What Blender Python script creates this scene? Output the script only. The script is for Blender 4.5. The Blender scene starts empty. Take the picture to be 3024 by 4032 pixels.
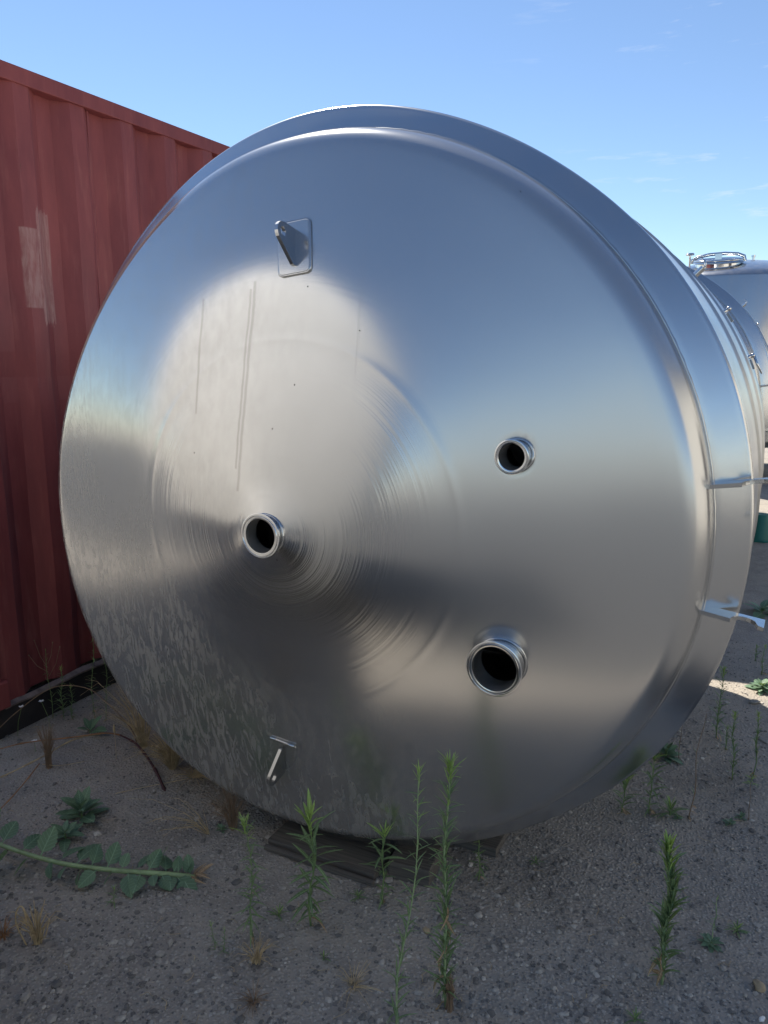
import bpy, bmesh, math, random
import numpy as np
from mathutils import Vector, Matrix, Euler, noise as mnoise
R = math.radians
PI = math.pi
random.seed(7)
rng = np.random.default_rng(7)
sc = bpy.context.scene
col = sc.collection

# ------------------------------------------------------------------ camera
AZ = 0.4678                      # heading of the tank axis, clockwise from +Y
cam_d = bpy.data.cameras.new('camera')
cam = bpy.data.objects.new('camera', cam_d)
col.objects.link(cam)
cam.location = (0, 0, 1.6)
cam.rotation_euler = (PI / 2 - 0.1997, 0, 0)
cam_d.sensor_fit = 'VERTICAL'
cam_d.sensor_height = 36.0
cam_d.lens = 36.0 * 3028 / 4032
cam_d.clip_start = 0.05
cam_d.clip_end = 3000
sc.camera = cam

# ------------------------------------------------------------------ light
SUN_AZ = AZ - R(50)              # clockwise from +Y
SUN_EL = R(53)
world = bpy.data.worlds.new('World')
sc.world = world
world.use_nodes = True
nt = world.node_tree
nt.nodes.clear()
wo = nt.nodes.new('ShaderNodeOutputWorld')
bg = nt.nodes.new('ShaderNodeBackground')
sky = nt.nodes.new('ShaderNodeTexSky')
sky.sky_type = 'NISHITA'
sky.sun_disc = False
sky.sun_elevation = SUN_EL
sky.sun_rotation = SUN_AZ
sky.altitude = 900
sky.air_density = 1.0
sky.dust_density = 0.0
sky.ozone_density = 3.0
bg.inputs['Strength'].default_value = 0.068
# thin streaks of high cloud
tc = nt.nodes.new('ShaderNodeTexCoord')
mp = nt.nodes.new('ShaderNodeMapping')
mp.inputs['Scale'].default_value = (3.0, 3.0, 22.0)
mp.inputs['Location'].default_value = (1.3, 0.2, 0.6)
ns = nt.nodes.new('ShaderNodeTexNoise')
ns.inputs['Scale'].default_value = 3.2
ns.inputs['Detail'].default_value = 7
ns.inputs['Roughness'].default_value = 0.62
rp = nt.nodes.new('ShaderNodeValToRGB')
rp.color_ramp.elements[0].position = 0.59
rp.color_ramp.elements[0].color = (0, 0, 0, 1)
rp.color_ramp.elements[1].position = 0.80
rp.color_ramp.elements[1].color = (0.6, 0.6, 0.6, 1)
mixc = nt.nodes.new('ShaderNodeMixRGB')
mixc.inputs['Color2'].default_value = (6.0, 6.3, 6.8, 1)
nt.links.new(tc.outputs['Generated'], mp.inputs['Vector'])
nt.links.new(mp.outputs['Vector'], ns.inputs['Vector'])
nt.links.new(ns.outputs['Fac'], rp.inputs['Fac'])
sxw = nt.nodes.new('ShaderNodeSeparateXYZ')
mrw = nt.nodes.new('ShaderNodeMapRange')
mrw.inputs['From Min'].default_value = 0.10
mrw.inputs['From Max'].default_value = 0.40
mlw = nt.nodes.new('ShaderNodeMixRGB')
mlw.blend_type = 'MULTIPLY'
mlw.inputs['Fac'].default_value = 1.0
nt.links.new(tc.outputs['Generated'], sxw.inputs[0])
nt.links.new(sxw.outputs['X'], mrw.inputs['Value'])
nt.links.new(rp.outputs['Color'], mlw.inputs['Color1'])
nt.links.new(mrw.outputs[0], mlw.inputs['Color2'])
nt.links.new(mlw.outputs['Color'], mixc.inputs['Fac'])
nt.links.new(sky.outputs['Color'], mixc.inputs['Color1'])
nt.links.new(mixc.outputs['Color'], bg.inputs['Color'])
nt.links.new(bg.outputs['Background'], wo.inputs['Surface'])

sun_d = bpy.data.lights.new('sun', 'SUN')
sun_d.energy = 3.8
sun_d.angle = R(0.5)
sun_d.color = (1.0, 0.94, 0.84)
sun = bpy.data.objects.new('sun', sun_d)
col.objects.link(sun)
sdir = Vector((math.sin(SUN_AZ) * math.cos(SUN_EL), math.cos(SUN_AZ) * math.cos(SUN_EL), math.sin(SUN_EL)))
sun.rotation_euler = (-sdir).to_track_quat('-Z', 'Y').to_euler()
sun.location = sdir * 30

sc.view_settings.view_transform = 'Standard'
sc.view_settings.look = 'None'
sc.view_settings.gamma = 1.0
sc.view_settings.use_curve_mapping = False
sc.view_settings.exposure = 1.25

# ------------------------------------------------------------------ helpers
AV = Vector((math.sin(AZ), math.cos(AZ), 0))      # along the tanks
RV = Vector((math.cos(AZ), -math.sin(AZ), 0))     # across, to the right


def W(r, a, z=0.0):
    return RV * r + AV * a + Vector((0, 0, z))


def obj(name, mesh, mat=None, parent=None):
    o = bpy.data.objects.new(name, mesh)
    col.objects.link(o)
    if mat is not None and not mesh.materials:
        for m in (mat if isinstance(mat, (list, tuple)) else [mat]):
            mesh.materials.append(m)
    if parent is not None:
        o.parent = parent
    return o


def tag(o, label, cat, group=None, kind=None):
    o['label'] = label
    o['category'] = cat
    if group:
        o['group'] = group
    if kind:
        o['kind'] = kind
    return o


def thing(name, label, cat, loc=(0, 0, 0), rz=0.0, group=None):
    o = bpy.data.objects.new(name, None)
    o.empty_display_size = 0.1
    col.objects.link(o)
    o.location = loc
    o.rotation_euler = (0, 0, rz)
    return tag(o, label, cat, group)


def mesh_from(name, verts, faces, smooth=False, mats=None):
    me = bpy.data.meshes.new(name)
    me.from_pydata([tuple(v) for v in verts], [], faces)
    if smooth:
        me.polygons.foreach_set('use_smooth', [True] * len(me.polygons))
    me.update()
    return me


class MB:
    """collects vertices and faces for one mesh"""
    def __init__(self):
        self.v = []
        self.f = []
        self.m = []

    def add(self, vs, fs, mi=0):
        b = len(self.v)
        self.v.extend([tuple(x) for x in vs])
        self.f.extend([tuple(i + b for i in f) for f in fs])
        self.m.extend([mi] * len(fs))

    def box(self, c, s, M=None, mi=0):
        x, y, z = (k / 2 for k in s)
        vs = [Vector((a * x, b * y, d * z)) for a in (-1, 1) for b in (-1, 1) for d in (-1, 1)]
        if M is not None:
            vs = [M @ v for v in vs]
        vs = [v + Vector(c) for v in vs]
        self.add(vs, [(0, 1, 3, 2), (4, 6, 7, 5), (0, 4, 5, 1), (2, 3, 7, 6), (0, 2, 6, 4), (1, 5, 7, 3)], mi)

    def tube(self, pts, rad, n=8, cap=True, mi=0):
        pts = [Vector(p) for p in pts]
        if not isinstance(rad, (list, tuple)):
            rad = [rad] * len(pts)
        vs, fs = [], []
        up = Vector((0.13, 0.27, 1)).normalized()
        prev = None
        for i, p in enumerate(pts):
            t = (pts[min(i + 1, len(pts) - 1)] - pts[max(i - 1, 0)])
            t = t.normalized() if t.length > 1e-9 else Vector((0, 0, 1))
            if prev is None:
                ref = up if abs(t.dot(up)) < 0.95 else Vector((1, 0, 0))
                s = t.cross(ref).normalized()
            else:
                s = (prev - t * prev.dot(t)).normalized()
            prev = s
            b = t.cross(s)
            for k in range(n):
                an = 2 * PI * k / n
                vs.append(p + (s * math.cos(an) + b * math.sin(an)) * rad[i])
        for i in range(len(pts) - 1):
            for k in range(n):
                k2 = (k + 1) % n
                fs.append((i * n + k, i * n + k2, (i + 1) * n + k2, (i + 1) * n + k))
        if cap:
            fs.append(tuple(reversed(range(n))))
            fs.append(tuple((len(pts) - 1) * n + k for k in range(n)))
        self.add(vs, fs, mi)

    def lathe(self, prof, n=32, o=Vector((0, 0, 0)), ax=Vector((0, 0, 1)), mi=0, closed=False):
        """prof: list of (radius, along axis)"""
        ax = Vector(ax).normalized()
        ref = Vector((0, 0, 1)) if abs(ax.z) < 0.9 else Vector((1, 0, 0))
        s = ax.cross(ref).normalized()
        b = ax.cross(s)
        vs, fs = [], []
        for (q, z) in prof:
            for k in range(n):
                an = 2 * PI * k / n
                vs.append(Vector(o) + ax * z + (s * math.cos(an) + b * math.sin(an)) * q)
        m = len(prof)
        for i in range(m if closed else m - 1):
            j = (i + 1) % m
            for k in range(n):
                k2 = (k + 1) % n
                fs.append((i * n + k, j * n + k, j * n + k2, i * n + k2))
        self.add(vs, fs, mi)

    def prism(self, poly, M, th, mi=0):
        """poly in local xy, extruded +-th/2 along local z, placed by M"""
        n = len(poly)
        vs = [M @ Vector((x, y, -th / 2)) for x, y in poly] + [M @ Vector((x, y, th / 2)) for x, y in poly]
        fs = [tuple(reversed(range(n))), tuple(range(n, 2 * n))]
        fs += [(i, (i + 1) % n, n + (i + 1) % n, n + i) for i in range(n)]
        self.add(vs, fs, mi)

    def mesh(self, name, smooth=False, bevel=0.0, recalc=True, angle=None):
        me = mesh_from(name, self.v, self.f, smooth)
        me.polygons.foreach_set('material_index', self.m)
        if recalc or bevel:
            bm = bmesh.new()
            bm.from_mesh(me)
            if recalc:
                bmesh.ops.recalc_face_normals(bm, faces=bm.faces)
            if bevel:
                es = [e for e in bm.edges if len(e.link_faces) == 2 and e.calc_face_angle(0) > 0.5]
                bmesh.ops.bevel(bm, geom=es, offset=bevel, segments=2, affect='EDGES', profile=0.5)
            bm.to_mesh(me)
            bm.free()
        if angle is not None:
            me.polygons.foreach_set('use_smooth', [True] * len(me.polygons))
            me.set_sharp_from_angle(angle=R(angle))
        me.update()
        return me

    def build(self, name, mat, parent=None, **k):
        return obj(name, self.mesh(name, **k), mat, parent)


def copy_tree(o, parent=None):
    c = o.copy()
    col.objects.link(c)
    if parent is not None:
        c.parent = parent
    for ch in list(o.children):
        copy_tree(ch, c)
    return c


# ------------------------------------------------------------------ materials
class NT:
    def __init__(self, name):
        self.mat = bpy.data.materials.new(name)
        self.mat.use_nodes = True
        self.t = self.mat.node_tree
        self.t.nodes.clear()
        self.out = self.n('ShaderNodeOutputMaterial')

    def n(self, ty, **kw):
        nd = self.t.nodes.new(ty)
        for k, v in kw.items():
            setattr(nd, k, v)
        return nd

    def l(self, a, b):
        self.t.links.new(a, b)

    def val(self, sock, v):
        if hasattr(v, 'links') or hasattr(v, 'is_linked'):
            self.l(v, sock)
        else:
            sock.default_value = v

    def math(self, op, a, b=0.0, clamp=False):
        nd = self.n('ShaderNodeMath', operation=op, use_clamp=clamp)
        self.val(nd.inputs[0], a)
        self.val(nd.inputs[1], b)
        return nd.outputs[0]

    def ramp(self, fac, p0, p1, c0=(0, 0, 0, 1), c1=(1, 1, 1, 1)):
        nd = self.n('ShaderNodeValToRGB')
        e = nd.color_ramp.elements
        e[0].position, e[0].color = p0, c0
        e[1].position, e[1].color = p1, c1
        self.val(nd.inputs[0], fac)
        return nd.outputs[0]

    def mix(self, fac, a, b, mode='MIX'):
        nd = self.n('ShaderNodeMixRGB', blend_type=mode)
        self.val(nd.inputs[0], fac)
        self.val(nd.inputs[1], a)
        self.val(nd.inputs[2], b)
        return nd.outputs[0]

    def noise(self, vec=None, scale=5.0, detail=4.0, rough=0.55, dist=0.0):
        nd = self.n('ShaderNodeTexNoise')
        nd.inputs['Scale'].default_value = scale
        nd.inputs['Detail'].default_value = detail
        nd.inputs['Roughness'].default_value = rough
        nd.inputs['Distortion'].default_value = dist
        if vec is not None:
            self.l(vec, nd.inputs['Vector'])
        return nd.outputs['Fac']

    def vor(self, vec=None, scale=5.0, out='Distance', feature='F1', rnd=1.0):
        nd = self.n('ShaderNodeTexVoronoi', feature=feature)
        nd.inputs['Scale'].default_value = scale
        nd.inputs['Randomness'].default_value = rnd
        if vec is not None:
            self.l(vec, nd.inputs['Vector'])
        return nd.outputs[out]

    def coord(self, kind='Object', scale=(1, 1, 1), loc=(0, 0, 0), rot=(0, 0, 0)):
        c = self.n('ShaderNodeTexCoord')
        m = self.n('ShaderNodeMapping')
        m.inputs['Scale'].default_value = scale
        m.inputs['Location'].default_value = loc
        m.inputs['Rotation'].default_value = rot
        self.l(c.outputs[kind], m.inputs['Vector'])
        return m.outputs[0]

    def bump(self, height, strength=0.3, dist=0.01, normal=None):
        nd = self.n('ShaderNodeBump')
        nd.inputs['Strength'].default_value = strength
        nd.inputs['Distance'].default_value = dist
        self.l(height, nd.inputs['Height'])
        if normal is not None:
            self.l(normal, nd.inputs['Normal'])
        return nd.outputs[0]

    def princ(self, color=(0.5, 0.5, 0.5, 1), rough=0.5, metal=0.0, normal=None, spec=0.5, **kw):
        nd = self.n('ShaderNodeBsdfPrincipled')
        self.val(nd.inputs['Base Color'], color)
        self.val(nd.inputs['Roughness'], rough)
        self.val(nd.inputs['Metallic'], metal)
        nd.inputs['Specular IOR Level'].default_value = spec
        for k, v in kw.items():
            self.val(nd.inputs[k.replace('_', ' ')], v)
        if normal is not None:
            self.l(normal, nd.inputs['Normal'])
        return nd

    def done(self, sh):
        self.l(sh.outputs[0], self.out.inputs['Surface'])
        return self.mat


ZC = 1.1393                      # height of the tank axis


def steel_head():
    m = NT('dusty brushed steel')
    co = m.n('ShaderNodeTexCoord').outputs['Object']
    sx = m.n('ShaderNodeSeparateXYZ')
    m.l(co, sx.inputs[0])
    x = sx.outputs['X']
    z = m.math('SUBTRACT', sx.outputs['Z'], ZC)
    q = m.math('SQRT', m.math('ADD', m.math('MULTIPLY', x, x), m.math('MULTIPLY', z, z)))
    # polished disc in the middle with turned rings
    inner = m.math('SUBTRACT', 1.0, m.ramp(q, 0.44, 0.52))
    cq = m.n('ShaderNodeCombineXYZ')
    m.l(q, cq.inputs[0])
    rings = m.noise(cq.outputs[0], scale=55, detail=3, rough=0.7)
    # brushing along the circumference: fine rings broken by angle
    ang = m.math('ARCTAN2', x, z)
    cb = m.n('ShaderNodeCombineXYZ')
    m.l(m.math('MULTIPLY', q, 260.0), cb.inputs[0])
    m.l(m.math('MULTIPLY', ang, 3.0), cb.inputs[1])
    brush = m.noise(cb.outputs[0], scale=1.0, detail=2, rough=0.6)
    # rain-washed dust: short vertical dapples, thick low on the left
    vd = m.coord(scale=(52, 6, 15), rot=(0, 0.12, 0))
    dth = m.noise(m.coord(scale=(5, 5, 3)), scale=1.0, detail=3)
    dap = m.ramp(m.math('ADD', m.noise(vd, scale=1.0, detail=6, rough=0.66, dist=1.2), m.math('MULTIPLY', m.math('SUBTRACT', dth, 0.5), 0.30)), 0.47, 0.56)
    vl = m.coord(scale=(1.7, 1.7, 1.7))
    low = m.noise(vl, scale=1.0, detail=3)
    reg = m.math('ADD', m.math('MULTIPLY', x, -0.75), m.math('MULTIPLY', z, -0.72))
    reg = m.math('ADD', reg, m.math('MULTIPLY', m.math('SUBTRACT', low, 0.5), 1.3))
    reg = m.ramp(reg, 0.10, 0.75)
    # thin general film of dust and its mottling
    vm = m.coord(scale=(34, 12, 20))
    mot = m.ramp(m.noise(vm, scale=1.0, detail=4, rough=0.6), 0.35, 0.70)
    left = m.ramp(m.math('ADD', x, m.math('MULTIPLY', low, 0.4)), -0.5, 0.35, (1, 1, 1, 1), (0.08, 0.08, 0.08, 1))
    # drip runs
    vr = m.coord(scale=(13, 1, 0.22), loc=(0.37, 0, 0.1))
    run = m.ramp(m.noise(vr, scale=1.0, detail=6, rough=0.7), 0.66, 0.70)
    vr2 = m.coord(scale=(1.4, 1.4, 1.1), loc=(3, 0, 0))
    run = m.math('MULTIPLY', run, m.ramp(m.noise(vr2, scale=1.0, detail=2), 0.45, 0.62))
    # two long dark runs under the upper lug
    wob = m.math('MULTIPLY', m.math('SUBTRACT', m.noise(m.coord(scale=(0, 0, 3.0)), scale=1.0, detail=4), 0.5), 0.035)
    lines = None
    for (x0, w_, z0_, z1_) in ((-0.115, 0.0035, 0.10, 0.66), (-0.128, 0.0028, 0.16, 0.64), (-0.30, 0.003, 0.3, 0.62)):
        dx_ = m.math('ABSOLUTE', m.math('SUBTRACT', m.math('ADD', x, wob), x0))
        l_ = m.ramp(m.math('DIVIDE', dx_, w_ * 2), 0.3, 1.0, (1, 1, 1, 1), (0, 0, 0, 1))
        l_ = m.math('MULTIPLY', l_, m.math('MULTIPLY', m.math('GREATER_THAN', z, z0_), m.math('LESS_THAN', z, z1_)))
        lines = l_ if lines is None else m.math('MAXIMUM', lines, l_)
    # specks
    sp = m.ramp(m.vor(m.coord(scale=(11, 11, 9)), scale=1.0), 0.012, 0.03, (1, 1, 1, 1), (0, 0, 0, 1))
    f = m.math('ADD', m.math('MULTIPLY', m.math('MULTIPLY', mot, left), 0.05), 0.125)
    f = m.math('ADD', f, m.math('MULTIPLY', m.math('MULTIPLY', dap, reg), 0.40))
    f = m.math('ADD', f, m.math('MULTIPLY', run, 0.10))
    f = m.math('ADD', f, m.math('MULTIPLY', m.math('SUBTRACT', low, 0.4), 0.10))
    f = m.math('MULTIPLY', f, m.math('SUBTRACT', 1.0, m.math('MULTIPLY', inner, 0.45)), clamp=True)
    zone = m.math('MAXIMUM', m.ramp(m.math('ADD', x, m.math('MULTIPLY', low, 0.2)), 0.30, 0.65), m.ramp(m.math('SUBTRACT', m.math('MULTIPLY', low, 0.2), z), 0.10, 0.42))
    rough = m.math('ADD', 0.155, m.math('MULTIPLY', zone, 0.080))
    rough = m.math('ADD', rough, m.math('MULTIPLY', m.math('MULTIPLY', mot, left), 0.012))
    base = m.mix(sp, (0.56, 0.562, 0.565, 1), (0.06, 0.055, 0.05, 1))
    base = m.mix(m.math('MULTIPLY', m.math('MULTIPLY', mot, left), 0.16), base, (0.36, 0.35, 0.33, 1))
    base = m.mix(m.math('MULTIPLY', lines, 0.30), base, (0.16, 0.14, 0.12, 1))
    wav = m.noise(m.coord(scale=(2.2, 2.2, 2.2)), scale=1.0, detail=1)
    b0 = m.bump(wav, 0.10, 0.05)
    rw = m.math('MULTIPLY', rings, m.math('ADD', m.math('MULTIPLY', inner, 0.9), 0.08))
    dr = m.math('DIVIDE', m.math('SUBTRACT', q, 0.505), 0.014)
    ridge = m.math('POWER', 2.718, m.math('MULTIPLY', m.math('MULTIPLY', dr, dr), -1.0))
    rw = m.math('ADD', rw, m.math('MULTIPLY', ridge, 0.75))
    b1 = m.bump(rw, 0.16, 0.004, b0)
    b2 = b1
    tg = m.n('ShaderNodeTangent', direction_type='RADIAL', axis='Y')
    st = m.princ(base, rough, 1.0, b2, Anisotropic=0.2)
    m.l(tg.outputs[0], st.inputs['Tangent'])
    du = m.princ(m.mix(low, (0.30, 0.285, 0.26, 1), (0.42, 0.40, 0.37, 1)), 0.9, 0.0, b0, spec=0.2)
    mx = m.n('ShaderNodeMixShader')
    m.l(f, mx.inputs[0])
    m.l(st.outputs[0], mx.inputs[1])
    m.l(du.outputs[0], mx.inputs[2])
    return m.done(mx)


def steel(name, rough=0.22, dust=0.08, base=(0.58, 0.585, 0.59, 1), streak=(4, 4, 4), wavy=0.08, axis='Y', aniso=0.3):
    m = NT(name)
    n1 = m.noise(m.coord(scale=streak), scale=2.0, detail=5, rough=0.6)
    n2 = m.noise(m.coord(scale=(1.5, 1.5, 1.5)), scale=1.0, detail=2)
    f = m.math('MULTIPLY', m.ramp(n1, 0.35, 0.75), dust * 2, clamp=True)
    sp = m.ramp(m.vor(m.coord(scale=(7, 7, 7)), scale=1.0), 0.012, 0.03, (1, 1, 1, 1), (0, 0, 0, 1))
    b0 = m.bump(n2, wavy, 0.05)
    b1 = m.bump(n1, 0.05, 0.003, b0)
    r_ = m.math('ADD', rough - 0.05, m.math('MULTIPLY', n1, 0.10))
    st = m.princ(m.mix(sp, base, (0.08, 0.075, 0.07, 1)), r_, 1.0, b1, Anisotropic=aniso)
    tg = m.n('ShaderNodeTangent', direction_type='RADIAL', axis=axis)
    m.l(tg.outputs[0], st.inputs['Tangent'])
    du = m.princ((0.38, 0.36, 0.33, 1), 0.9, 0.0, b0, spec=0.2)
    mx = m.n('ShaderNodeMixShader')
    m.l(f, mx.inputs[0])
    m.l(st.outputs[0], mx.inputs[1])
    m.l(du.outputs[0], mx.inputs[2])
    return m.done(mx)


def plain(name, color, rough=0.6, metal=0.0, var=0.25, scale=8.0, bump=0.2, bdist=0.003, spec=0.4):
    m = NT(name)
    n1 = m.noise(m.coord(), scale=scale, detail=6, rough=0.6)
    c2 = tuple(c * (1 - var) for c in color[:3]) + (1,)
    c1 = tuple(min(1, c * (1 + var)) for c in color[:3]) + (1,)
    c = m.mix(m.ramp(n1, 0.3, 0.7), c2, c1)
    return m.done(m.princ(c, rough, metal, m.bump(n1, bump, bdist), spec=spec))


def leaf_mat(name, c1, c2, trans=0.25, rough=0.5):
    m = NT(name)
    oi = m.n('ShaderNodeObjectInfo')
    n1 = m.noise(m.coord(), scale=6, detail=4, rough=0.6)
    f = m.math('ADD', m.math('MULTIPLY', oi.outputs['Random'], 0.7), m.math('MULTIPLY', n1, 0.4), clamp=True)
    c = m.mix(f, c1, c2)
    sx = m.n('ShaderNodeSeparateXYZ')
    m.l(m.n('ShaderNodeTexCoord').outputs['Object'], sx.inputs[0])
    ay = m.math('ABSOLUTE', sx.outputs['Y'])
    mid = m.ramp(ay, 0.006, 0.022, (1, 1, 1, 1), (0, 0, 0, 1))
    sv = m.math('ABSOLUTE', m.math('SUBTRACT', m.math('FRACT', m.math('MULTIPLY', m.math('SUBTRACT', sx.outputs['X'], m.math('MULTIPLY', ay, 0.9)), 7.0)), 0.5))
    side = m.math('MULTIPLY', m.ramp(sv, 0.04, 0.12, (1, 1, 1, 1), (0, 0, 0, 1)), 0.5)
    pale = tuple(min(1, v * 1.9 + 0.04) for v in c2[:3]) + (1,)
    c = m.mix(m.math('MULTIPLY', m.math('MAXIMUM', mid, side), 0.6), c, pale)
    brn = m.ramp(m.noise(m.coord(), scale=3.5, detail=4, rough=0.7), 0.66, 0.74)
    c = m.mix(m.math('MULTIPLY', brn, 0.6), c, (0.22, 0.16, 0.07, 1))
    p = m.princ(c, rough, 0.0, m.bump(n1, 0.25, 0.01), spec=0.3)
    tr = m.n('ShaderNodeBsdfTranslucent')
    m.l(m.mix(0.5, c, (0.25, 0.35, 0.04, 1)), tr.inputs['Color'])
    mx = m.n('ShaderNodeMixShader')
    mx.inputs[0].default_value = trans
    m.l(p.outputs[0], mx.inputs[1])
    m.l(tr.outputs[0], mx.inputs[2])
    return m.done(mx)


def ground_mat():
    m = NT('worn asphalt with aggregate')
    co = m.coord()
    big = m.noise(co, scale=0.9, detail=4)
    mid = m.noise(co, scale=7, detail=5, rough=0.65)
    fine = m.noise(co, scale=70, detail=4, rough=0.65)
    v1 = m.n('ShaderNodeTexVoronoi')
    v1.inputs['Scale'].default_value = 95
    m.l(co, v1.inputs['Vector'])
    v2 = m.n('ShaderNodeTexVoronoi')
    v2.inputs['Scale'].default_value = 190
    m.l(co, v2.inputs['Vector'])
    s1 = m.n('ShaderNodeSeparateColor')
    m.l(v1.outputs['Color'], s1.inputs[0])
    s2 = m.n('ShaderNodeSeparateColor')
    m.l(v2.outputs['Color'], s2.inputs[0])
    tar = m.mix(m.ramp(mid, 0.3, 0.7), (0.25, 0.226, 0.197, 1), (0.36, 0.325, 0.28, 1))
    stone = m.mix(s1.outputs[1], (0.25, 0.232, 0.21, 1), (0.46, 0.42, 0.363, 1))
    c = m.mix(m.math('MULTIPLY', m.ramp(v1.outputs['Distance'], 0.25, 0.5, (1, 1, 1, 1), (0, 0, 0, 1)), 0.75), tar, stone)
    c = m.mix(m.math('MULTIPLY', m.math('GREATER_THAN', s2.outputs[0], 0.955), 0.6), c, (0.48, 0.45, 0.40, 1))
    # dry silt lying over the asphalt
    silt = m.ramp(m.math('ADD', m.math('MULTIPLY', big, 0.65), m.math('MULTIPLY', mid, 0.45)), 0.52, 0.66)
    c = m.mix(m.math('MULTIPLY', silt, 0.55), c, m.mix(fine, (0.32, 0.275, 0.22, 1), (0.46, 0.40, 0.325, 1)))
    dk = m.ramp(m.noise(m.coord(loc=(4, 2, 0)), scale=2.2, detail=5, rough=0.6), 0.55, 0.75)
    c = m.mix(m.math('MULTIPLY', dk, 0.45), c, (0.14, 0.122, 0.10, 1))
    h = m.math('ADD', m.math('MULTIPLY', m.ramp(v1.outputs['Distance'], 0.1, 0.6, (1, 1, 1, 1), (0, 0, 0, 1)), 0.9),
               m.math('ADD', m.math('MULTIPLY', fine, 0.7), m.math('MULTIPLY', mid, 1.2)))
    return m.done(m.princ(c, 0.92, 0.0, m.bump(h, 0.7, 0.006), spec=0.25))


def container_mat():
    m = NT('weathered red container paint')
    co = m.n('ShaderNodeTexCoord').outputs['Object']
    sx = m.n('ShaderNodeSeparateXYZ')
    m.l(co, sx.inputs[0])
    y, z = sx.outputs['Y'], sx.outputs['Z']
    n1 = m.noise(m.coord(scale=(3, 3, 0.8)), scale=2.5, detail=6, rough=0.65)
    n2 = m.noise(m.coord(scale=(9, 9, 1.2)), scale=3.0, detail=5, rough=0.6)
    c = m.mix(m.ramp(n1, 0.3, 0.7), (0.17, 0.038, 0.041, 1), (0.26, 0.066, 0.063, 1))
    c = m.mix(m.math('MULTIPLY', m.ramp(n2, 0.55, 0.8), 0.35), c, (0.40, 0.16, 0.13, 1))
    # the pale patch where a sticker came off, ragged lower edge (y = along the wall)
    def between(s, lo, hi, soft=0.006):
        a = m.ramp(m.math('ADD', m.math('MULTIPLY', m.math('SUBTRACT', s, lo), 1 / soft), 0.5), 0, 1)
        b = m.ramp(m.math('ADD', m.math('MULTIPLY', m.math('SUBTRACT', hi, s), 1 / soft), 0.5), 0, 1)
        return m.math('MULTIPLY', a, b)
    rg = m.noise(m.coord(scale=(30, 30, 6)), scale=2, detail=5, rough=0.7)
    zz = m.math('ADD', z, m.math('MULTIPLY', m.math('SUBTRACT', rg, 0.5), 0.16))
    yy = m.math('ADD', y, m.math('MULTIPLY', m.math('SUBTRACT', rg, 0.5), 0.012))
    p1 = m.math('MULTIPLY', between(yy, 0.40, 0.48), between(z, 1.80, 2.12))
    p2 = m.math('MULTIPLY', between(yy, 0.48, 0.58), between(zz, 1.74, 2.20))
    pm = m.math('MULTIPLY', m.math('MAXIMUM', p1, p2), m.math('ADD', 0.18, m.math('MULTIPLY', m.ramp(rg, 0.35, 0.6), 0.42)))
    c = m.mix(pm, c, (0.40, 0.25, 0.22, 1))
    # rust scratches
    rs = m.ramp(m.noise(m.coord(scale=(10, 10, 4)), scale=2.2, detail=8, rough=0.78), 0.655, 0.70)
    c = m.mix(m.math('MULTIPLY', rs, 0.6), c, (0.10, 0.045, 0.025, 1))
    # bird lime streaks near the top
    return m.done(m.princ(c, m.math('ADD', 0.45, m.math('MULTIPLY', n1, 0.25)), 0.0, m.bump(n1, 0.15, 0.01), spec=0.3))


def wood_mat():
    m = NT('weathered grey timber')
    g = m.noise(m.coord(scale=(4, 130, 130)), scale=1.0, detail=5, rough=0.6, dist=0.2)
    c = m.mix(m.ramp(g, 0.35, 0.65), (0.085, 0.076, 0.066, 1), (0.15, 0.134, 0.115, 1))
    return m.done(m.princ(c, 0.85, 0.0, m.bump(g, 0.10, 0.002), spec=0.2))


M_HEAD = steel_head()
M_BAND = steel('smooth steel band', 0.20, 0.05, streak=(3, 1.5, 3), wavy=0.10)
M_SHELL = steel('satin steel shell', 0.30, 0.12, streak=(4, 1.2, 4), wavy=0.06)
M_FIT = steel('polished steel fittings', 0.14, 0.02, base=(0.66, 0.665, 0.67, 1), wavy=0.0)
M_LUG = steel('dull steel plate', 0.22, 0.05, base=(0.50, 0.505, 0.51, 1), wavy=0.0)
M_UP = steel('upright tank steel', 0.22, 0.06, base=(0.46, 0.465, 0.475, 1), streak=(6, 6, 0.6), axis='Z')
M_PALE = plain('chalky pale tank paint', (0.80, 0.78, 0.735), 0.75, var=0.05, scale=3, bump=0.05)
M_BORE = steel('dull pipe bore', 0.42, 0.28, wavy=0.0)
M_DKSTEEL = steel('dark steel block', 0.3, 0.1, base=(0.25, 0.25, 0.26, 1), wavy=0.0)  # darker base colour for the clamp blocks
M_ADDED_LANE = plain('added lane asphalt', (0.085, 0.083, 0.082), 0.9, var=0.2, scale=6)
M_CREAM = plain('cream shed paint', (0.84, 0.78, 0.67), 0.8, var=0.05, scale=2, bump=0.05)
M_BLACK = plain('dark rubber', (0.03, 0.03, 0.032), 0.6)
M_RED = container_mat()
M_UNDER = plain('dark underframe paint', (0.035, 0.03, 0.03), 0.8)
M_LIP = plain('scuffed bare rail edge', (0.20, 0.155, 0.14), 0.7, var=0.5, scale=20)
M_WOOD = wood_mat()
M_GROUND = ground_mat()
M_STONE = [plain('grey chip', (0.35, 0.32, 0.28), 0.9, var=0.35, scale=40), plain('dark chip', (0.16, 0.148, 0.135), 0.9),
           plain('pale chip', (0.50, 0.46, 0.40), 0.9, var=0.3, scale=40)]
M_TAN = plain('tan stone', (0.42, 0.32, 0.20), 0.9, var=0.3, scale=25, bump=0.6)
M_GREY = plain('grey stone', (0.30, 0.28, 0.25), 0.9, var=0.3, scale=25, bump=0.6)
M_GREEN = plain('green plastic', (0.02, 0.16, 0.13), 0.45, var=0.1)
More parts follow.
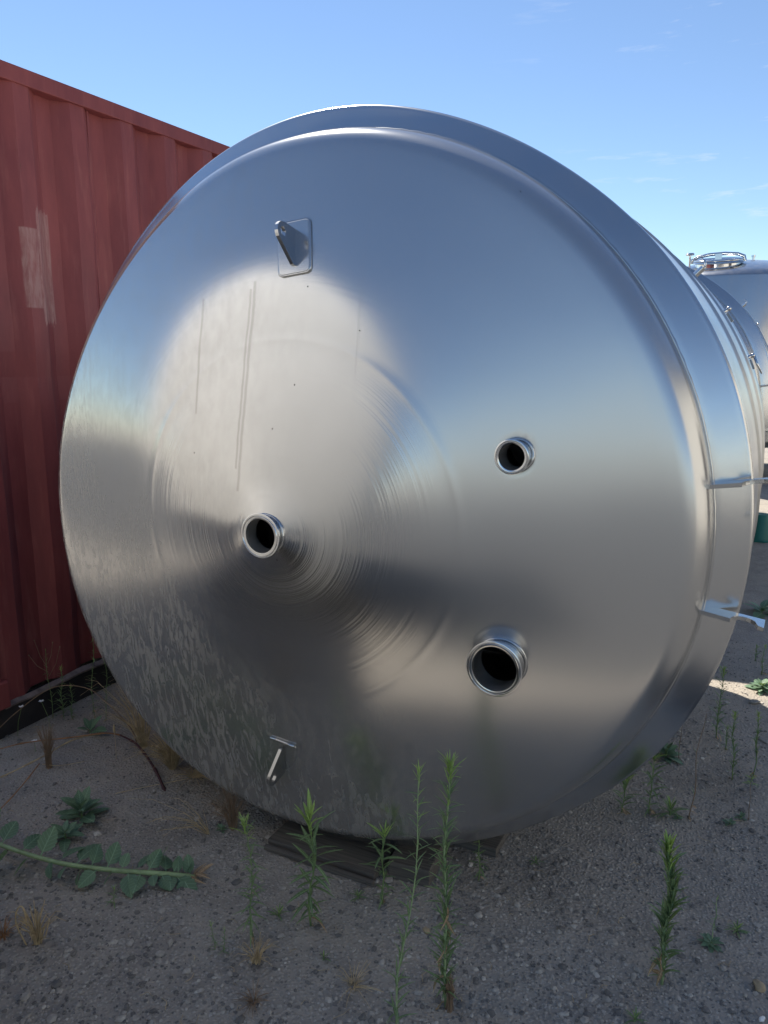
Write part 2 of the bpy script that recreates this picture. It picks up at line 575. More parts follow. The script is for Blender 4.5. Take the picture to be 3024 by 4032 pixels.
M_LEAF = leaf_mat('weed leaf', (0.105, 0.165, 0.080, 1), (0.175, 0.245, 0.110, 1))
M_TIP = leaf_mat('young weed leaf', (0.22, 0.33, 0.09, 1), (0.32, 0.44, 0.13, 1), 0.35)
M_BROAD = leaf_mat('broad leaf', (0.10, 0.175, 0.115, 1), (0.17, 0.26, 0.155, 1), 0.2)
M_DRYLEAF = leaf_mat('withered leaf', (0.26, 0.17, 0.10, 1), (0.40, 0.28, 0.18, 1), 0.2, 0.8)
M_STEM = plain('green stem', (0.17, 0.25, 0.09), 0.6, scale=30)
M_PALESTEM = plain('pale green stem', (0.27, 0.36, 0.18), 0.55, scale=20)
M_BROWNSTEM = plain('brown stem', (0.24, 0.16, 0.10), 0.8, scale=30)
M_STRAW = plain('dry straw', (0.46, 0.35, 0.20), 0.8, var=0.4, scale=30)
M_BRAMBLE = plain('orange brown cane', (0.32, 0.16, 0.07), 0.6, var=0.3, scale=25)
M_REDSTEM = plain('dark red cane', (0.07, 0.025, 0.025), 0.6)
M_PETAL = plain('white petal', (0.75, 0.74, 0.72), 0.6, var=0.05)

# ------------------------------------------------------------------ ground


def axis_coords(lo, hi, step, far, grow=1.22):
    c = list(np.arange(lo, hi + 1e-6, step))
    s, x = step, hi
    while x < far:
        s *= grow
        x += s
        c.append(x)
    s, x = step, lo
    while x > -far:
        s *= grow
        x -= s
        c.insert(0, x)
    return np.array(c)


def ground_h(x, y):
    return 0.010 * (mnoise.noise((x * 0.9, y * 0.9, 3.1))) + 0.006 * mnoise.noise((x * 3.1, y * 3.1, 7.7)) \
        + 0.0035 * mnoise.noise((x * 11, y * 11, 1.7))


gx = axis_coords(-2.3, 2.4, 0.025, 400)
gy = axis_coords(0.9, 4.6, 0.025, 400)
gv = []
for yy in gy:
    for xx in gx:
        d = max(0.0, abs(xx) - 6, abs(yy - 3) - 6)
        gv.append((xx, yy, ground_h(xx, yy) if d < 6 else 0.0))
nx, ny = len(gx), len(gy)
gf = [(j * nx + i, j * nx + i + 1, (j + 1) * nx + i + 1, (j + 1) * nx + i) for j in range(ny - 1) for i in range(nx - 1)]
ground = obj('ground', mesh_from('ground', gv, gf, True), M_GROUND)
ground['kind'] = 'structure'

# unseen darker lane added behind the viewer and right to dim the mirrored ground
lv, lf = [], []
for (r0, r1, a0, a1) in ((-40, 0.45, -16, 0.55), (0.45, 7.7, -16, 14)):
    nr, na = int((r1 - r0) / 0.5) + 1, int((a1 - a0) / 0.5) + 1
    b_ = len(lv)
    for i in range(nr + 1):
        for j in range(na + 1):
            p = W(r0 + (r1 - r0) * i / nr, a0 + (a1 - a0) * j / na)
            d = max(0.0, abs(p.x) - 6, abs(p.y - 3) - 6)
            lv.append((p.x, p.y, 0.026))
    for i in range(nr):
        for j in range(na):
            lf.append((b_ + i * (na + 1) + j, b_ + (i + 1) * (na + 1) + j, b_ + (i + 1) * (na + 1) + j + 1, b_ + i * (na + 1) + j + 1))
added_lane = obj('added_lane', mesh_from('added_lane', lv, lf, True), M_ADDED_LANE)
added_lane['kind'] = 'structure'

# ------------------------------------------------------------------ steel tank (built lying on local +Y, front at y = 0)
R1, KR, R2, L1 = 1.0521, 0.075, 1.1235, 0.050
LEN = 1.85
C2, S2, C3, S3 = 0.0132, 0.0257, 0.0035, -0.012
BT = np.array([-180, -90, -70, -57, -45, -33, -22, -8, 3, 10, 17, 25, 33, 41, 48, 61, 74, 86, 92, 101, 115, 140, 180.])
BD = np.array([0, 0, -.004, -.010, -.012, .002, .005, .005, .008, .010, .013, .011, .006, .001, -.008, -.013, -.009, .001, .002, .005, .004, 0, 0])
HT = np.array([-180, 0, 95, 108, 117, 127, 142, 157, 168, 176, 180.])
HD = np.array([.004, 0, 0, .004, -.003, -.009, -.005, 0, .006, .007, .004])


def oval(th, band=0.0):
    d = math.degrees(math.atan2(math.sin(th), math.cos(th)))
    o = C2 * math.cos(2 * th) + S2 * math.sin(2 * th) + C3 * math.cos(3 * th) + S3 * math.sin(3 * th)
    # smoothed tables of the dents
    bd = np.mean([np.interp(d + k, BT, BD, period=360) for k in (-6, -3, 0, 3, 6)])
    hd = np.mean([np.interp(d + k, HT, HD, period=360) for k in (-6, -3, 0, 3, 6)])
    return o + bd * band + hd * (1 - band)


NS = 288
THS = [2 * PI * k / NS for k in range(NS)]
OV_H = [oval(t, 0.0) for t in THS]
OV_B = [oval(t, 1.0) for t in THS]


def revolve(prof, mixband=0.0):
    """prof: list of (radius, y, band weight)"""
    vs, fs = [], []
    for (q, y, b) in prof:
        for k, t in enumerate(THS):
            ov = OV_H[k] * (1 - b) + OV_B[k] * b
            rr = q * (1 + ov * min(1, q / R1) ** 1.5)
            vs.append((rr * math.cos(t), y, ZC + rr * math.sin(t)))
    for i in range(len(prof) - 1):
        for k in range(NS):
            k2 = (k + 1) % NS
            fs.append((i * NS + k, (i + 1) * NS + k, (i + 1) * NS + k2, i * NS + k2))
    return vs, fs


SL = 0.20
QT = R1 - KR + KR * 0.186


def head_y(q):
    """y of the dished end (negative = towards the viewer)"""
    d = KR * 0.983 + SL * (QT - q)
    # the middle disc is slightly steeper, the neck flares into the outlet
    if q < 0.50:
        d += 0.018 * (0.50 - q)
    if q < 0.15:
        d += 0.011 * ((0.15 - q) / 0.10) ** 1.7
    return -d


prof = []
for q in [0.048, 0.052, 0.058, 0.066, 0.076, 0.088, 0.10, 0.115, 0.13, 0.15]:
    prof.append((q, head_y(q), 0))
q = 0.17
while q < QT - 0.01:
    prof.append((q, head_y(q), 0))
    q += 0.0125 if 0.53 < q < 0.78 or 0.44 < q < 0.53 else 0.025
for k in range(0, 11):
    psi = (PI / 2 - math.atan(SL)) * (1 - k / 10)
    prof.append((R1 - KR + KR * math.cos(psi), -KR * math.sin(psi), 0))
prof.append((R1, 0.006, 0))
prof.append((R1 - 0.004, 0.012, 0))
hv, hf = revolve(prof)
NOZ = [(0.632, 0.23, 0.034, 0.042, 0.046), (0.607, -0.30, 0.060, 0.072, 0.054)]   # x, z, tube radius, rim radius, length
bm = bmesh.new()
me = mesh_from('head', hv, hf, True)
bm.from_mesh(me)
bmesh.ops.recalc_face_normals(bm, faces=bm.faces)
for (nxx, nzz, tr, rr, ln) in NOZ:
    kill = [f for f in bm.faces if math.hypot(f.calc_center_median().x - nxx, f.calc_center_median().z - ZC - nzz) < tr - 0.004]
    bmesh.ops.delete(bm, geom=kill, context='FACES')
    for v in bm.verts:
        if v.is_boundary:
            d = Vector((v.co.x - nxx, v.co.z - ZC - nzz))
            if d.length < tr + 0.03:
                d2 = d.normalized() * tr
                v.co.x, v.co.z = nxx + d2.x, ZC + nzz + d2.y
                v.co.y = head_y(math.hypot(v.co.x, v.co.z - ZC))
bm.to_mesh(me)
bm.free()

tank = thing('steel_tank', 'large brushed steel tank lying on its side, dished end with open outlets facing the viewer', 'tank',
             tuple(W(-1.1722, 1.9124, 0)), -AZ, 'stainless steel tanks lying in a row')
head = obj('head', me, M_HEAD, tank)

# weld bead round the joint
wb = MB()
vs, fs = [], []
NB = 8
for k, t in enumerate(THS):
    rr = (R1 + 0.001) * (1 + OV_H[k])
    for j in range(NB):
        an = 2 * PI * j / NB
        w = 0.0040 * (1 + 0.2 * math.sin(k * 2.9))
        vs.append(((rr + w * math.cos(an)) * math.cos(t), 0.012 + w * math.sin(an), ZC + (rr + w * math.cos(an)) * math.sin(t)))
for k in range(NS):
    for j in range(NB):
        fs.append((k * NB + j, ((k + 1) % NS) * NB + j, ((k + 1) % NS) * NB + (j + 1) % NB, k * NB + (j + 1) % NB))
wb.add(vs, fs)
wb.build('weld_seam', M_LUG, head, smooth=True)

# flared band, shell, rear end
bp = [(R1 - 0.003, 0.014, 0)]
for k in range(1, 10):
    u = k / 10
    bp.append((R1 + (R2 - R1) * (u ** 0.92), 0.014 + (L1 - 0.014) * u, u))
bp += [(R2 - 0.003, L1 - 0.002, 1), (R2 + 0.001, L1 + 0.002, 1), (R2 + 0.002, L1 + 0.008, 1), (R2, L1 + 0.014, 1)]
v_, f_ = revolve(bp)
me = mesh_from('flared_band', v_, f_, True)
obj('flared_band', me, M_BAND, tank)
sp_ = [(R2 - 0.001, L1 + 0.016, 1), (R2 - 0.001, 0.3, 0.9)]
for yy in (0.62, 1.25):
    sp_ += [(R2, yy - 0.02, 1 - yy / 3), (R2 + 0.001, yy - 0.012, 1 - yy / 3), (R2 + 0.007, yy - 0.006, 1 - yy / 3), (R2 + 0.007, yy + 0.006, 1 - yy / 3),
            (R2 + 0.001, yy + 0.012, 1 - yy / 3), (R2, yy + 0.02, 1 - yy / 3)]
sp_ += [(R2, LEN - 0.04, 0.3), (R2 + 0.003, LEN - 0.03, 0.3), (R2 + 0.003, LEN, 0.3)]
v_, f_ = revolve(sp_)
obj('shell', mesh_from('shell', v_, f_, True), M_SHELL, tank)
rp_ = [(R2 + 0.002, LEN + 0.001, 0.3), (R2 - 0.03, LEN + 0.03, 0.3), (R2 - 0.09, LEN + 0.06, 0.2), (0.97, LEN + 0.20, 0), (0.85, LEN + 0.35, 0), (0.6, LEN + 0.55, 0), (0.4, LEN + 0.62, 0),
       (0.27, LEN + 0.65, 0), (0.26, LEN + 0.75, 0), (0.29, LEN + 0.76, 0), (0.29, LEN + 0.79, 0), (0.20, LEN + 0.83, 0), (0.002, LEN + 0.85, 0)]
v_, f_ = revolve(rp_)
me = mesh_from('rear_head', v_, f_, True)
me.set_sharp_from_angle(angle=R(40))
obj('rear_head', me, M_SHELL, tank)


def nozzle(x, z, tr, rr, ln, y0):
    """open pipe stub with a rolled ferrule rim, pointing to local -Y"""
    o = Vector((x, 0, ZC + z))
    n = MB()
    yt = y0 - ln
    # outside wall with weld fillet, then the inside wall
    n.lathe([(tr + 0.001, -(y0 + 0.014)), (tr, -(yt + 0.014)), (tr, -(yt + 0.012))],
            40, o, (0, -1, 0))
    t = n.build('outlet_pipe', M_FIT, tank, smooth=True)
    n = MB()
    n.lathe([(tr - 0.003, -(yt + 0.004)), (tr - 0.004, -(y0 - 0.01)), (tr - 0.004, -(y0 + 0.012))], 40, o, (0, -1, 0))
    n.build('bore', M_BORE, t, smooth=True)
    n = MB()
    tl = SL if math.hypot(x, z) > 0.1 else 0.0
    ur = Vector((x, 0, z)).normalized() if tl else Vector((1, 0, 0))
    ring = []
    for k in range(33):
        an = 2 * PI * k / 32
        d = Vector((math.cos(an), 0, math.sin(an))) * (tr + 0.004)
        ring.append(o + d + Vector((0, y0 + d.dot(ur) * tl, 0)))
    n.tube(ring, [0.0042 * (1 + 0.15 * math.sin(k * 5.1)) for k in range(33)], 7, cap=False)
    n.build('weld_seam', M_LUG, t, smooth=True)
    f = MB()
    f.lathe([(tr, -(yt + 0.014)), (rr - 0.004, -(yt + 0.010)), (rr, -(yt + 0.005)), (rr, -(yt + 0.001)), (rr - 0.002, -yt), (tr + (rr - tr) * 0.62, -yt),
             (tr + (rr - tr) * 0.5, -(yt + 0.002)), (tr + (rr - tr) * 0.36, -yt), (tr + 0.001, -yt), (tr - 0.002, -(yt + 0.001)), (tr - 0.003, -(yt + 0.004))],
            48, o, (0, -1, 0))
    f.build('ferrule_rim', M_FIT, t, angle=35)
    return t


nozzle(0, 0, 0.048, 0.061, 0.031, head_y(0.05))
for (a_, b_, c_, d_, e_) in NOZ:
    nozzle(a_, b_, c_, d_, e_, head_y(math.hypot(a_, b_)))


def lug(phi, q, flip=1, spin=0.0, proud=0.003):
    """eye plate on a rounded pad, radial direction phi"""
    e = Vector((math.cos(phi), 0, math.sin(phi)))
    y = head_y(q)
    nrm = (Vector((0, -1, 0)) + e * SL).normalized()
    tng = Vector((-math.sin(phi), 0, math.cos(phi)))
    rad = tng.cross(nrm) * -1
    if rad.dot(e) < 0:
        rad = -rad
    o = Vector((e.x * q, y, ZC + e.z * q))
    rt = Matrix.Rotation(spin, 3, nrm)
    tng, rad = rt @ tng, rt @ rad
    Mx = Matrix((tuple(tng) + (o.x,), tuple(rad) + (o.y,), tuple(nrm) + (o.z,), (0, 0, 0, 1)))
    Mx = Matrix(((tng.x, rad.x, nrm.x, o.x), (tng.y, rad.y, nrm.y, o.y), (tng.z, rad.z, nrm.z, o.z), (0, 0, 0, 1)))
    pad = MB()
    w, h_, c = 0.047, 0.068, 0.012
    poly = []
    for (cx, cy, a0) in ((w - c, h_ - c, 0), (-w + c, h_ - c, 90), (-w + c, -h_ + c, 180), (w - c, -h_ + c, 270)):
        for s in range(5):
            an = R(a0 + s * 22.5)
            poly.append((cx + c * math.cos(an), cy + c * math.sin(an)))
    pad.prism(poly, Mx @ Matrix.Translation((0, 0, proud)), 0.008)
    p = pad.build('lifting_lug', M_HEAD, tank, bevel=0.0012)
    # fillet weld round the pad
    wl = MB()
    pts = [Mx @ Vector((x * 1.02, y_ * 1.02, 0.002)) for x, y_ in poly]
    if proud > 0:
        wl.tube(pts + [pts[0]], 0.0042, 6, cap=False)
    else:
        wl.tube([Mx @ Vector((x * 0.92, -h_ * 0.98, 0.003)) for x in (-w, -w * 0.3, w * 0.3, w)], 0.0048, 6)
    wl.build('weld_seam', M_LUG, p, smooth=True)
    # the eye: profile in (out of surface, along radius)
    ey = MB()
    outl = [(0.0, 0.048), (0.050, 0.049)]
    for s in range(0, 9):
        an = R(95 - s * 17)
        outl.append((0.055 + 0.026 * math.cos(an), 0.022 + 0.026 * math.sin(an)))
    outl += [(0.010, -0.048), (0.0, -0.050)]
    hole = [(0.055 + 0.013 * math.cos(R(k * 30)), 0.022 + 0.013 * math.sin(R(k * 30))) for k in range(12)]
    th = 0.010
    # outline with a hole: bridge ring of quads between outline samples and hole samples
    no = len(outl)
    ctr = Vector((0.055, 0.022))
    def P(u, v, s):
        return Mx @ Vector((s, flip * v, 0.007 + u))
    ring = []
    for (u, v) in outl:
        d = Vector((u, v)) - ctr
        an = math.atan2(d.y, d.x)
        ring.append((0.055 + 0.013 * math.cos(an), 0.022 + 0.013 * math.sin(an)))
    vs = []
    for s in (-th / 2, th / 2):
        vs += [P(u, v, s) for u, v in outl]
        vs += [P(u, v, s) for u, v in ring]
    fs = []
    for i in range(no):
        j = (i + 1) % no
        b = 2 * no
        fs.append((i, j, no + j, no + i))
        fs.append((b + i, b + no + i, b + no + j, b + j))
        fs.append((i, b + i, b + j, j))
        fs.append((no + i, no + j, b + no + j, b + no + i))
    ey.add(vs, fs)
    ey.build('eye_plate', M_LUG, p)
    return p


lug(R(89.5), 0.740, 1, R(7))
lug(R(264.2), 0.752, 1, 0.0, -0.0032)


def hook(deg):
    """flat notched bar welded at the joint, standing out sideways"""
    t = R(deg)
    k = int(round((deg % 360) / 360 * NS)) % NS
    rr = R1 * (1 + OV_H[k])
    e = Vector((math.cos(t), 0, math.sin(t)))
    poly = [(-0.012, 0.030), (-0.012, -0.020), (0.064, -0.028)]
    for s in range(0, 9):
        an = R(180 - s * 20)
        poly.append((0.0935 + 0.0295 * math.cos(an), -0.028 + 0.038 * math.sin(an)))
    poly = poly[:-1] + [(0.123, -0.030), (0.136, -0.036), (0.138, 0.028)]
    n = Vector((-math.sin(t), 0, math.cos(t)))
    y = Vector((0, 1, 0))
    o = e * rr + Vector((0, 0, ZC))
    Mx = Matrix(((e.x, y.x, n.x, o.x), (e.y, y.y, n.y, o.y), (e.z, y.z, n.z, o.z), (0, 0, 0, 1)))
    h = MB()
    h.prism(poly, Mx, 0.010)
    return h.build('hook_plate', M_LUG, tank, bevel=0.0006)


hook(9.0)
hook(352.8)


def rear_fitting(deg, kind):
    t = R(deg)
    e = Vector((math.cos(t), 0, math.sin(t)))
    n = Vector((-math.sin(t), 0, math.cos(t)))
    y = Vector((0, 1, 0))
    o = Vector((0, LEN - 0.10, ZC)) + e * R2
    s = MB()
    if kind == 0:
        s.tube([o - e * 0.02, o + e * 0.062], 0.013, 14)
        b = s.build('stub_pipe', M_FIT, tank, angle=40)
        c = MB()
        c.tube([o + e * 0.062, o + e * 0.07, o + e * 0.078 + n * 0.004, o + e * 0.085 + n * 0.016, o + e * 0.082 + n * 0.034], 0.004, 8)
        c.build('valve_lever', M_FIT, b, smooth=True)
    else:
        s.tube([o - e * 0.02, o + e * 0.035], 0.008, 12)
        s.lathe([(0.001, 0.033), (0.008, 0.034), (0.011, 0.041), (0.008, 0.048), (0.001, 0.050)], 12, o, e)
        b = s.build('clamp_bolt', M_FIT, tank, smooth=True)
        c = MB()
        Mx = Matrix(((e.x, y.x, n.x, 0), (e.y, y.y, n.y, 0), (e.z, y.z, n.z, 0), (0, 0, 0, 1))).to_3x3()
        c.box(o + e * 0.014 - n * 0.034, (0.034, 0.04, 0.042), Mx)
        c.build('clamp_block', M_DKSTEEL, b, bevel=0.003)
        if kind == 2:
            w = MB()
            w.tube([o + e * 0.045, o + e * 0.045 - n * 0.04, o + e * 0.048 - n * 0.085], [0.006, 0.005, 0.003], 8)
            w.build('wing_lever', M_FIT, b, smooth=True)


rear_fitting(44.5, 0)
rear_fitting(34.5, 1)
rear_fitting(23.5, 2)

tank2 = copy_tree(tank)
tank2.location = W(-1.1650, 6.015, 0.088)
tank2['label'] = 'second lying steel tank, partly hidden, standing behind the big one at the right edge'

# thin wire hanging from the upper hook
hw = MB()
p0 = tank.matrix_basis @ Vector((R1 * 1.02 + 0.118, -0.005, ZC + 0.165))
wl_ = [p0 + Vector((0, 0, 0.02)), p0 + Vector((0.001, 0, -0.03)), p0 + Vector((-0.002, 0.001, -0.075))]
hw.tube(wl_, 0.0012, 6)
hw.lathe([(0.0005, -0.006), (0.004, -0.003), (0.004, 0.003), (0.0005, 0.006)], 8, wl_[-1])
tag(hw.build('hanging_wire', M_FIT, None, smooth=True), 'thin pale wire hanging from the upper hook plate of the big tank', 'wire')

# ------------------------------------------------------------------ pale tank standing behind the viewer's left shoulder (seen mirrored in the steel)
TIL = R(10)
pt = thing('pale_tank', 'pale sunlit tank end seen mirrored in the big steel dish', 'tank', tuple(W(-2.05, 0.845, 0)), -AZ - TIL)
pm = MB()
ZP, RP = 1.255, 1.155
pm.lathe([(0.001, 0.20), (0.4, 0.15), (0.8, 0.085), (1.03, 0.035), (RP - 0.03, 0.0), (RP, -0.05)], 96, Vector((0, 0, ZP)), (0, 1, 0))
pm.build('head', M_PALE, pt, smooth=True)
pm = MB()
pm.lathe([(RP, -0.05), (RP, -1.1), (0.9, -1.22), (0.001, -1.3)], 96, Vector((0, 0, ZP)), (0, 1, 0))
pm.build('shell', M_PALE, pt, angle=30)
for yy in (-0.25, -0.9):
    cr = MB()
    cr.prism([(-1.0, 0.0), (1.0, 0.0), (0.9, 0.55), (0.55, 0.36), (0.0, 0.235), (-0.55, 0.36), (-0.9, 0.55)],
             Matrix(((1, 0, 0, 0), (0, 0, 1, yy), (0, 1, 0, 0), (0, 0, 0, 1))), 0.12)
    cr.build('cradle', M_UNDER, pt)

# ------------------------------------------------------------------ unseen crate added between the two lying tanks to shade the strip at right
cr_t = thing('shade_crate', 'unseen slatted crate added between the two lying tanks to cast shade at right', 'crate', tuple(W(-1.2, 5.33, 0)), -AZ)
CWX, CWY, CWZ = 1.05, 0.60, 2.1
for sy in (-1, 1):
    for k in range(14):
        b = MB()
        b.box((0, sy * CWY / 2, 0.075 + k * CWZ / 14), (CWX, 0.02, CWZ / 14 - 0.012))
        b.build('slat', M_WOOD, cr_t)
for sx_ in (-1, 1):
    for k in range(14):
        b = MB()
        b.box((sx_ * (CWX / 2 - 0.011), 0, 0.075 + k * CWZ / 14), (0.02, CWY - 0.022, CWZ / 14 - 0.012))
        b.build('slat', M_WOOD, cr_t)
    for sy in (-1, 1):
        b = MB()
        b.box((sx_ * (CWX / 2 - 0.055), sy * (CWY / 2 - 0.044), CWZ / 2), (0.06, 0.06, CWZ))
        b.build('post', M_WOOD, cr_t)
b = MB()
b.box((0, 0, CWZ + 0.012), (CWX + 0.02, CWY + 0.02, 0.02))
b.build('lid', M_WOOD, cr_t)

# ------------------------------------------------------------------ cream shed to the right of the yard (seen only as the pale light band mirrored in the rims)
sh = thing('pale_shed', 'long cream shed at right, seen only as the pale band mirrored along the tank rim', 'shed', tuple(W(8.0, -2.0, 0)), -AZ)
SL_, SH_, SD_ = 15.0, 5.2, 6.0
bays = 10
for k in range(bays):
    b = MB()
    b.box((0.03 * (k % 2), SL_ * (k + 0.5) / bays, SH_ / 2), (0.16, SL_ / bays - 0.02, SH_))
    b.build('wall_panel', M_CREAM, sh)
for yy in (0.0, SL_):
    b = MB()
    b.prism([(0.12, 0), (SD_, 0), (SD_, SH_), (SD_ / 2, SH_ + 0.9), (0.12, SH_)], Matrix(((1, 0, 0, 0), (0, 0, 1, yy), (0, 1, 0, 0), (0, 0, 0, 1))), 0.14)
    b.build('gable_wall', M_CREAM, sh)
b = MB()
b.prism([(-0.3, SH_ - 0.08), (SD_ / 2, SH_ + 0.93), (SD_ + 0.3, SH_ - 0.08), (SD_ + 0.3, SH_ + 0.02), (SD_ / 2, SH_ + 1.03), (-0.3, SH_ + 0.02)],
        Matrix(((1, 0, 0, 0), (0, 0, 1, SL_ / 2), (0, 1, 0, 0), (0, 0, 0, 1))), SL_ + 0.5)
b.build('roof', M_UNDER, sh)
b = MB()
b.box((-0.11, 9.0, 1.6), (0.06, 3.0, 3.2))
b.build('door', M_UNDER, sh)

# ------------------------------------------------------------------ shipping container
CA0, CLEN, CW = 1.88, 6.06, 2.44
ct = thing('shipping_container', 'faded red corrugated shipping container left of the big steel tank', 'container', tuple(W(-2.81, CA0, 0)), -AZ)
Z0, Z1 = 0.14, 2.73
PIT, DEP = 0.286, 0.046
ph = 2.44 - CA0          # a recess starts here


def corr_profile(y0, y1):
    pts = []
    k0 = int(math.floor((y0 - ph) / PIT)) - 1
    k = k0
    while True:
        b = ph + k * PIT
        for (dy, dx) in ((0.0, -DEP), (0.078, -DEP), (0.143, 0.0), (0.217, 0.0)):
            pts.append((b + dy, dx))
        if b > y1 + PIT:
            break
        k += 1
    ys = [p[0] for p in pts]
    xs = [p[1] for p in pts]
    inner = [(y, x) for y, x in pts if y0 < y < y1]
    return [(y0, float(np.interp(y0, ys, xs)))] + inner + [(y1, float(np.interp(y1, ys, xs)))]


PAN = PIT * 4
edges = [0.10]
y = ph + PIT * 0.90 - PAN
while y < CLEN - 0.1:
    if y > 0.25:
        edges.append(y)
    y += PAN
if CLEN - 0.10 - edges[-1] > 0.02:
    edges.append(CLEN - 0.10)
for i in range(len(edges) - 1):
    y0, y1 = edges[i] + 0.003, edges[i + 1] - 0.003
    pr = corr_profile(y0, y1)
    zs = [Z0 + 0.015] + [Z0 + 0.015 + (Z1 - 0.065 - Z0 - 0.015) * k / 24 for k in range(1, 25)]
    vs, fs = [], []
    for zz in zs:
        for (yy, xx) in pr:
            # slight dents
            dn = 0.010 * mnoise.noise((yy * 2.3, zz * 1.6, 5.0)) + 0.004 * mnoise.noise((yy * 7, zz * 5, 2.0))
            # dented line at shoulder height
            dn -= 0.014 * math.exp(-((zz - 1.52 - 0.02 * math.sin(yy * 9)) / 0.035) ** 2) * (0.5 + 0.5 * mnoise.noise((yy * 3.1, 0, 8.0)))
            vs.append((xx + dn, yy, zz))
    n = len(pr)
    for a_ in range(len(zs) - 1):
        for b_ in range(n - 1):
            fs.append((a_ * n + b_, a_ * n + b_ + 1, (a_ + 1) * n + b_ + 1, (a_ + 1) * n + b_))
    obj('wall_panel', mesh_from('wall_panel', vs, fs), M_RED, ct)
    # seam strip between panels
    if i > 0:
        s = MB()
        xx = float(np.interp(edges[i], [p[0] for p in corr_profile(edges[i] - 0.1, edges[i] + 0.1)], [p[1] for p in corr_profile(edges[i] - 0.1, edges[i] + 0.1)]))
        s.box((xx + 0.001, edges[i], (Z0 + 0.02 + Z1 - 0.065) / 2), (0.006, 0.012, Z1 - Z0 - 0.087))
        s.build('panel_seam', M_RED, ct)
b = MB()
b.box((-0.030, CLEN / 2, Z1 - 0.0325), (0.075, CLEN - 0.2, 0.065))
b.build('top_rail', M_RED, ct, bevel=0.004)
b = MB()
b.box((-0.105, CLEN / 2, Z0 + 0.069), (0.085, CLEN - 0.2, 0.118))
b.build('bottom_rail', M_RED, ct, bevel=0.004)
b = MB()
b.box((-0.030, CLEN / 2, 0.068), (0.05, CLEN - 0.1, 0.135))
b.build('skid_beam', M_UNDER, ct, bevel=0.004)
# bent scuffed lip along the foot of the rail
vs, fs = [], []
NL = 90
for k in range(NL + 1):
    yy = 0.1 + (CLEN - 0.2) * k / NL
    wob = 0.016 * mnoise.noise((yy * 2.6, 0, 11.0)) + 0.007 * mnoise.noise((yy * 9, 0, 4.0))
    for (dx, dz) in ((0.002, 0.018 + wob), (0.020 + wob * 0.6, 0.002 + wob), (0.018 + wob * 0.6, -0.006 + wob), (-0.004, 0.004 + wob)):
        vs.append((dx, yy, Z0 + 0.004 + dz))
for k in range(NL):
    for j in range(4):
        j2 = (j + 1) % 4
        fs.append((k * 4 + j, k * 4 + j2, (k + 1) * 4 + j2, (k + 1) * 4 + j))
obj('rail_lip', mesh_from('rail_lip', vs, fs), M_LIP, ct)
for yy in (0.05, CLEN - 0.05):
    for xx in (-0.055, -CW + 0.055):
        b = MB()
        b.box((xx, yy, (Z0 + Z1) / 2), (0.13, 0.10, Z1 - Z0))
        po = b.build('corner_post', M_RED, ct, bevel=0.006)
        for zz in (Z0 + 0.06, Z1 - 0.055):
            b = MB()
            b.box((xx, yy + (-0.012 if yy < 1 else 0.012), zz), (0.165, 0.165, 0.119))
            b.build('corner_casting', M_RED, po, bevel=0.008)
b = MB()
b.box((-CW / 2, CLEN / 2, Z1 - 0.02), (CW - 0.14, CLEN - 0.2, 0.03))
b.build('roof', M_RED, ct)
b = MB()
b.box((-CW / 2, CLEN / 2, Z0 + 0.10), (CW - 0.2, CLEN - 0.22, 0.05))
b.build('floor', M_UNDER, ct)
b = MB()
b.box((-CW + 0.03, CLEN / 2, (Z0 + Z1) / 2), (0.04, CLEN - 0.2, Z1 - Z0 - 0.1))
b.build('wall_panel', M_RED, ct)
for yy in (0.06, CLEN - 0.06):
    for sx_ in (-0.31, -0.69):
        b = MB()
        b.box((CW * sx_ + 0.0, yy, (Z0 + Z1) / 2), (CW * 0.36, 0.05, Z1 - Z0 - 0.12))
        for kk in range(4):
            b.box((CW * sx_ - CW * 0.13 + kk * CW * 0.087, yy + (-0.035 if yy < 1 else 0.035), (Z0 + Z1) / 2), (0.06, 0.02, Z1 - Z0 - 0.3))
        b.build('door', M_RED, ct)
for yy in (0.25, 2.0, 4.0, 5.8):
    b = MB()
    b.box((-CW / 2 - 0.15, yy, 0.068), (CW - 0.5, 0.22, 0.146))
    tag_o = b.build('sleeper', M_WOOD, None)
    tag_o.matrix_world = ct.matrix_basis @ Matrix.Identity(4)
    tag(tag_o, 'dark timber sleeper in the gap under the red container, ' + {0.25: 'nearest the viewer', 2.0: 'second from the viewer', 4.0: 'third from the viewer', 5.8: 'at its far end'}[yy], 'timber', 'sleepers under the container')

# ------------------------------------------------------------------ upright tank far right
UD = Vector((4.80, 10.95, 0))
ut = thing('upright_tank', 'upright steel tank with a round manhole on its domed top, far right', 'tank', tuple(UD), -AZ)
UR, UH = 1.35, 2.58
b = MB()
b.lathe([(UR, 0.55), (UR, 0.70), (UR + 0.004, 0.705), (UR, 0.71), (UR, UH - 0.02), (UR - 0.006, UH)], 96)
b.build('shell', M_UP, ut, angle=35)
b = MB()
b.lathe([(UR - 0.004, UH), (UR - 0.03, UH + 0.035), (UR - 0.10, UH + 0.07), (1.0, UH + 0.15), (0.6, UH + 0.235), (0.28, UH + 0.28), (0.002, UH + 0.29)], 96)
dome = b.build('dome', M_UP, ut, smooth=True)
b = MB()
b.lathe([(UR - 0.02, 0.56), (0.9, 0.42), (0.002, 0.36)], 64)
b.build('bottom', M_UP, ut, smooth=True)
for k in range(4):
    b = MB()
    an = R(45 + 90 * k)
    b.tube([(1.1 * math.cos(an), 1.1 * math.sin(an), 0.0), (1.1 * math.cos(an), 1.1 * math.sin(an), 0.62)], 0.06, 16)
    b.build('leg', M_UP, ut, angle=40)
MW = Vector((-0.16, -0.86, UH + 0.085))
tilt = Matrix.Rotation(R(9), 3, 'X')
axm = tilt @ Vector((0, 0, 1))
